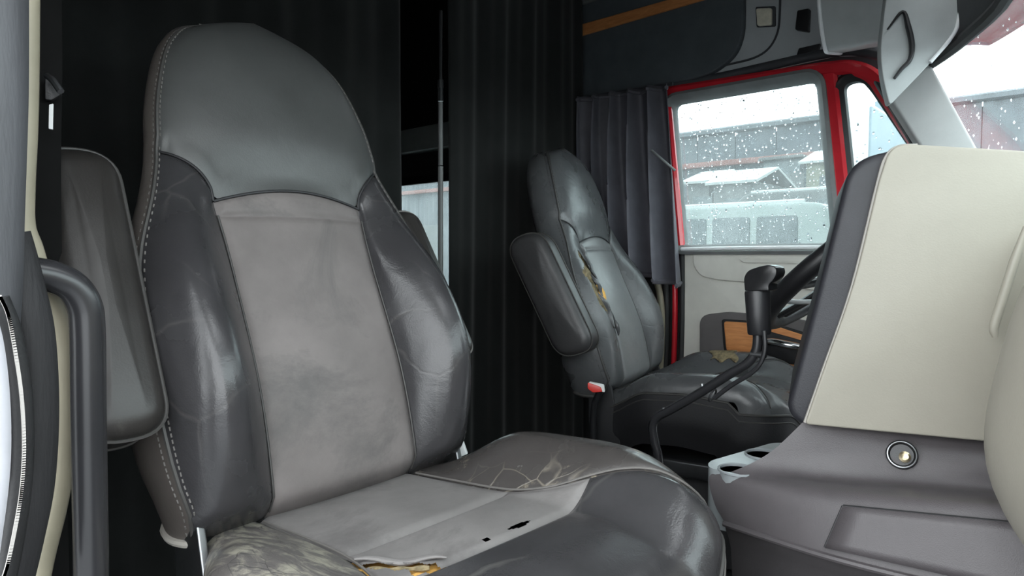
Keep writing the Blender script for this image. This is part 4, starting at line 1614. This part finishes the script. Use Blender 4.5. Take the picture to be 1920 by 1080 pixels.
# ================================================================== GEAR LEVER
YG = 1.25
gl_ = empty('gear_lever', at(1238, 868, Y=YG), 'black cranked gear lever rising between the two seats', 'gear lever')
main_rod = [(1246, 1010), (1236, 870), (1228, 830), (1224, 800), (1233, 782), (1258, 768), (1310, 738), (1365, 703), (1400, 682), (1416, 662), (1421, 640), (1420, 605)]
tube('lever_rod', [at(*q, Y=YG) for q in main_rod], 0.0095, 'handle_black', gl_, smoothn=5, seg=12)
tube('air_line', [at(*q, Y=YG - 0.016) for q in ((1340, 746), (1372, 722), (1405, 702), (1425, 682), (1434, 655), (1433, 620))], 0.0045, 'black_plastic', gl_, smoothn=5, seg=8)
tube('lower_boot', [at(1252, 1080, Y=YG), at(1248, 990, Y=YG), at(1243, 930, Y=YG)], [0.06, 0.04, 0.016], 'rubber_black', gl_, smoothn=5, seg=16)
kb0, kb1 = at(1424, 628, Y=YG), at(1420, 545, Y=YG)
ax = unit(kb1 - kb0)
ln = float(np.linalg.norm(kb1 - kb0))
lathe('grip_sleeve', [(0.012, 0.0), (0.0195, 0.001), (0.0215, 0.004), (0.0225, ln * 0.5), (0.0235, ln - 0.004), (0.0225, ln)], kb0, ax, 'black_plastic', gl_, seg=24)
face_slab('knob', [(1396, 546), (1394, 520), (1402, 507), (1422, 500), (1442, 496), (1455, 501), (1457, 514), (1449, 527), (1441, 534), (1442, 546)], (0, YG - 0.022, 0), (0, -1, 0), 0.044, 0.018, 'black_gloss', gl_,
          rc=[0.004, 0.02, 0.012, 0.03, 0.012, 0.01, 0.01, 0.012, 0.008, 0.004])
tube('lever_joint', [at(1408, 664, Y=YG - 0.004), at(1436, 666, Y=YG - 0.004)], 0.006, 'dark_metal', gl_, seg=10)
for q in ((1318, 727), (1246, 772)):
    p = at(*q, Y=YG - 0.002)
    tube('clip', [p + np.array((0, 0, -0.004)), p + np.array((-0.002, 0, 0.008))], 0.003, 'dull_metal', gl_, seg=8)
tube('wire_tie', [at(1336, 741, Y=YG) + 0.0125 * np.array((math.cos(a) * 0.4, math.sin(a), math.cos(a))) for a in [k * 0.5236 for k in range(12)]], 0.002, 'skirt_black', gl_, seg=6, closed=True)

# ================================================================== PASSENGER DOOR OPENING: pillar, seals, handle, belt
pil = empty('trim_3', at(20, 1000, X=-0.74), 'grey passenger door pillar trim with rubber seal at the left edge', 'trim', kind='structure')


def strip(name, pix, X, r, mat, parent, flat=0.5, n=6):
    return tube(name, [at(*q, X=X) for q in pix], r, mat, parent, seg=14, smoothn=n, flat=flat, flat_dir=(1, 0.2, 0))


strip('pillar_cover', [(-8, -80), (-8, 150), (-12, 300), (-16, 420), (-18, 520), (-30, 700), (-40, 900)], -0.76, 0.026, 'pillar_grey', pil, flat=0.5)
strip('pillar_edge', [(53, -60), (50, 200), (44, 340), (44, 420), (58, 462), (70, 500), (92, 560), (114, 620), (122, 690), (122, 800), (118, 880), (104, 960), (84, 1040), (70, 1110)], -0.83, 0.011, 'cream_paint', pil, flat=0.6)
strip('door_seal', [(12, 440), (24, 480), (40, 540), (58, 620), (66, 720), (66, 820), (58, 920), (40, 1010), (16, 1110)], -0.78, 0.020, 'seal_foam', pil, flat=0.8)
strip('seal_lip', [(-4, 560), (16, 610), (32, 680), (42, 770), (43, 850), (36, 940), (20, 1040), (4, 1110)], -0.745, 0.009, 'rubber_black', pil, flat=0.9)
stp_ = cr([at(*q, X=-0.728) for q in ((0, 556), (15, 590), (27, 650), (40, 740), (45, 830), (42, 900), (34, 960), (16, 1050), (4, 1090))], 30)
sv_, sf_ = [], []
for i in range(1, len(stp_) - 1, 2):
    t = unit(stp_[i + 1] - stp_[i - 1])
    a = unit(np.cross(t, (1, 0, 0)))
    b = np.cross(t, a)
    k = len(sv_)
    for dx in (-0.0016, 0.0016):
        for da, db in ((-1, -1), (1, -1), (1, 1), (-1, 1)):
            sv_.append(stp_[i] + t * dx + (a * da + b * db) * 0.0013)
    sf_ += [(k, k + 1, k + 2, k + 3), (k + 7, k + 6, k + 5, k + 4)] + [(k + q, k + 4 + q, k + 4 + (q + 1) % 4, k + (q + 1) % 4) for q in range(4)]
st = link('stitching', sv_, sf_, 'thread_pale', pil, smooth=False)
st['kind'] = 'stuff'
strip('pale_panel', [(-44, 590), (-28, 650), (-17, 740), (-14, 840), (-20, 930), (-38, 1060)], -0.72, 0.014, 'pillar_pale', pil, flat=0.4)
# dark jamb closing the gap behind the pillar
box('jamb', (-1.10, 0.0, FLOOR), (-0.875, 0.17, CEIL), 'shell_dark', pil, r=0.01)

gh = empty('grab_handle', at(170, 1080, X=-0.80), 'black upright grab handle with curved top at the left door edge', 'handle')
tube('handle_bar', [at(*q, X=-0.80) for q in ((34, 506), (62, 512), (100, 520), (136, 538), (158, 572), (164, 620), (166, 760), (169, 940), (172, 1130))], 0.0165, 'handle_black', gh, seg=18, smoothn=6)
tube('handle_foot', [at(28, 504, X=-0.80), at(52, 510, X=-0.80)], 0.020, 'black_plastic', gh, seg=16)

sbt = empty('seat_belt', at(80, 480, X=-1.0), 'black seat belt webbing hanging behind the door pillar', 'seat belt')
sbp = [at(*q, X=-1.02) for q in ((74, -80), (76, 120), (74, 300), (76, 500), (82, 800), (92, 1120))]
tube('webbing', sbp, 0.024, 'webbing_black', sbt, seg=14, smoothn=5, flat=0.12, flat_dir=(1, 0, 0))
tube('belt_guide', [at(88, 142, X=-0.99), at(100, 152, X=-0.98), at(114, 172, X=-0.97)], 0.0042, 'dull_metal', sbt, seg=8, smoothn=3)
face_slab('guide_cover', [(84, 146), (96, 150), (116, 176), (96, 188), (84, 186)], at(100, 165, X=-1.0), (0.9, -0.3, 0), 0.012, 0.003, 'black_plastic', sbt, rc=0.002)
face_slab('belt_tag', [(92, 196), (100, 194), (99, 243), (91, 241)], at(95, 220, X=-0.985), (0.9, -0.3, 0), 0.004, 0.001, 'white_label', sbt, rc=0.001)

# ================================================================== OUTDOORS
g = link('ground', [(-80, -60, GROUND), (80, -60, GROUND), (80, 90, GROUND), (-80, 90, GROUND)], [(0, 1, 2, 3)], 'wet_asphalt')
tag(g, 'wet grey yard outside the truck', 'ground', kind='structure')

WHY = 32.0
zt_w = at(1400, 240, Y=WHY)[2]
wh = empty('warehouse', (0, WHY, GROUND), 'long dark slate-clad warehouse across the yard', 'building')
box('wall_core', (-52, WHY + 0.1, GROUND), (40, WHY + 12, zt_w - 0.3), 'slate_cladding', wh, r=0.05)
pnl = None
wr = random.Random(4)
for k in range(46):
    x = -52 + 2.0 * k
    if pnl is None:
        v, f = [], []
        for q in range(9):
            xx = -0.98 + 1.96 * q / 8
            dpt = -0.06 if q % 2 else 0.0
            v += [(xx, dpt, -4.0), (xx, dpt, 4.0)]
        for q in range(8):
            f.append((2 * q, 2 * q + 2, 2 * q + 3, 2 * q + 1))
        me = bpy.data.meshes.new('cladding_panel')
        me.from_pydata(v, [], f)
        me.materials.append(M['slate_cladding'])
        me2 = me.copy()
        me2.materials[0] = M['slate_cladding_pale']
        pnl = True
    hgt = zt_w - GROUND
    po = bpy.data.objects.new('cladding_panel', me if wr.random() < 0.6 else me2)
    COL.objects.link(po)
    po.parent = wh
    po.location = (x + 1, -0.02, hgt / 2)
    po.scale = (1, 1, hgt / 8)
tube('roof_edge', [(-52, WHY - 0.1, zt_w), (40, WHY - 0.1, zt_w)], 0.18, 'slate_cladding_pale', wh, seg=6)
zr = at(1400, 302, Y=WHY - 0.4)[2]
box('fascia', (-40, WHY - 0.5, zr - 0.12), (-6, WHY - 0.1, zr + 0.14), 'fascia_red', wh, r=0.03)
for k in range(7):
    x = -38 + 4.5 * k
    wd_ = box('loading_door', (x, WHY - 0.2, GROUND), (x + 2.6, WHY - 0.05, GROUND + 4.2), 'shed_grey', wh, r=0.03)


def shed(name, label, px0, px1, ytop, yeave, Y, depth, wallm, grp, cat='shed'):
    a, b = at(px0, yeave, Y=Y), at(px1, yeave, Y=Y)
    ridge = at((px0 + px1) / 2, ytop, Y=Y + depth / 2)[2]
    z = min(a[2], b[2])
    r_ = empty(name, ((a[0] + b[0]) / 2, Y, GROUND), label, cat, grp)
    box('walls', (a[0], Y, GROUND), (b[0], Y + depth, z), wallm, r_, r=0.03)
    v = [(a[0] - 0.2, Y - 0.2, z - 0.02), (b[0] + 0.2, Y - 0.2, z - 0.02), (b[0] + 0.2, Y + depth / 2, ridge), (a[0] - 0.2, Y + depth / 2, ridge),
         (a[0] - 0.2, Y + depth + 0.2, z - 0.02), (b[0] + 0.2, Y + depth + 0.2, z - 0.02)]
    rf = link('roof', v, [(0, 1, 2, 3), (3, 2, 5, 4)], 'roof_white', r_, smooth=False)
    solid(rf, 0.08)
    n = max(1, int((b[0] - a[0]) / 1.6))
    for k in range(n):
        x = a[0] + (k + 0.3) * (b[0] - a[0]) / n
        box('window', (x, Y - 0.03, z - 1.5), (x + 0.7, Y + 0.02, z - 0.5), 'vehicle_dark', r_, r=0.01)
    return r_


shed('storage_shed', 'low shed with pale sloping roof far left in the driver window', 1288, 1330, 325, 340, 21, 3.0, 'shed_grey', 'yard sheds')
shed('storage_shed', 'longer low shed with pale roof in the middle of the driver window', 1338, 1412, 322, 339, 20, 3.0, 'shed_grey', 'yard sheds')
shed('storage_shed', 'olive shed with pale flat roof near the red window post', 1512, 1600, 283, 297, 24, 3.0, 'shed_olive', 'yard sheds')
r_ = empty('site_cabin', at(1470, 470, Y=25.5), 'dark grey cabin between the sheds in the driver window', 'cabin')
a, b = at(1432, 302, Y=27.5), at(1500, 302, Y=27.5)
box('walls', (a[0], 27.5, GROUND), (b[0], 30, a[2]), 'vehicle_dark', r_, r=0.03)
box('door_leaf', ((a[0] + b[0]) / 2, 27.45, GROUND), ((a[0] + b[0]) / 2 + 0.9, 27.52, a[2] - 0.6), 'shed_grey', r_, r=0.02)
box('roof', (a[0] - 0.15, 27.3, a[2]), (b[0] + 0.15, 30.2, a[2] + 0.12), 'shed_grey', r_, r=0.03)

# parked vehicles: a bus-like van close by and a truck behind it
def van(name, label, px0, px1, ytop, Y, wid, body, wins, grp):
    a, b = at(px0, ytop, Y=Y), at(px1, ytop, Y=Y)
    zt_ = a[2]
    x0, x1 = a[0], b[0]
    H = zt_ - GROUND
    r_ = empty(name, ((x0 + x1) / 2, Y, GROUND), label, 'vehicle', grp)
    side = rpoly([(x0, GROUND + 0.45), (x1, GROUND + 0.45), (x1, GROUND + H * 0.55), (x1 - 0.35, zt_ - 0.05), (x1 - 0.6, zt_), (x0 + 0.3, zt_), (x0, zt_ - 0.25)],
                 [0.1, 0.1, 0.2, 0.15, 0.1, 0.15, 0.15], 4)
    slab('body', side, wid, 0.12, (0, Y + wid, 0), (1, 0, 0), (0, 0, 1), (0, -1, 0), body, r_)
    n = wins
    for k in range(n):
        w0 = x0 + 0.35 + (x1 - x0 - 1.0) * k / n
        w1_ = x0 + 0.35 + (x1 - x0 - 1.0) * (k + 1) / n - 0.12
        slab('window', rpoly([(w0, zt_ - H * 0.42), (w1_, zt_ - H * 0.42), (w1_, zt_ - 0.22), (w0, zt_ - 0.22)], 0.06), 0.04, 0.01, (0, Y + 0.02, 0), (1, 0, 0), (0, 0, 1), (0, -1, 0), 'vehicle_dark', r_)
    for xw in (x0 + (x1 - x0) * 0.2, x0 + (x1 - x0) * 0.8):
        for yw in (Y + 0.02, Y + wid - 0.27):
            lathe('wheel', [(0.05, 0.0), (0.3, 0.0), (0.46, 0.03), (0.48, 0.12), (0.46, 0.22), (0.3, 0.25), (0.05, 0.25)], (xw, yw, GROUND + 0.48), (0, 1, 0), 'rubber_black', r_, seg=20)
    tube('roof_rail', [(x0 + 0.4, Y + 0.1, zt_ + 0.02), (x1 - 0.7, Y + 0.1, zt_ + 0.02)], 0.04, 'roof_white', r_, seg=6)
    return r_


van('parked_van', 'pale green-grey van with dark windows close outside the driver window', 1230, 1590, 392, 11.5, 2.2, 'vehicle_pale', 3, 'parked vehicles')
van('parked_van', 'white-roofed van parked behind the pale van outside', 1375, 1640, 364, 15.5, 2.2, 'shed_grey', 4, 'parked vehicles')

# white box trailer end and a blue container seen through the vent window
a, b = at(1578, 196, Y=9.0), at(1628, 196, Y=9.0)
r_ = empty('box_trailer', ((a[0] + b[0]) / 2, 9.0, GROUND), 'tall white box trailer with blue-grey side seen through the vent window', 'trailer')
basic('trailer_white', (0.66, 0.68, 0.68), 0.45, 0.04)
box('box_body', (a[0] - 0.1, 9.0, GROUND + 1.0), (b[0], 17.0, a[2]), 'trailer_white', r_, r=0.04)
box('blue_side', (b[0] - 0.01, 9.06, GROUND + 1.05), (b[0] + 0.03, 16.95, a[2] - 0.06), 'container_blue', r_, r=0.01)  # thin blue-grey sheet along the right side of the trailer
for yw in (10.0, 11.2):
    lathe('wheel', [(0.05, -0.2), (0.4, -0.2), (0.5, -0.12), (0.5, 0.12), (0.4, 0.2), (0.05, 0.2)], ((a[0] + b[0]) / 2, yw, GROUND + 0.5), (1, 0, 0), 'rubber_black', r_, seg=20)
box('chassis', ((a[0] + b[0]) / 2 - 0.1, 9.1, GROUND + 0.45), ((a[0] + b[0]) / 2 + 0.1, 16.5, GROUND + 1.02), 'dark_metal', r_, r=0.02)
a, b = at(1640, 190, Y=18.0), at(1705, 190, Y=18.0)
r_ = empty('freight_container', ((a[0] + b[0]) / 2, 18.0, GROUND), 'pale blue container beside the white trailer outside', 'container')
box('container_body', (a[0], 18.0, GROUND), (b[0], 20.4, at(1640, 190, Y=18.0)[2]), 'container_blue', r_, r=0.03)
for k in range(12):
    x = a[0] + (b[0] - a[0]) * (k + 0.5) / 12
    box('rib', (x - 0.03, 17.95, GROUND + 0.2), (x + 0.03, 18.02, at(1640, 190, Y=18.0)[2] - 0.2), 'container_blue', r_, r=0.01)
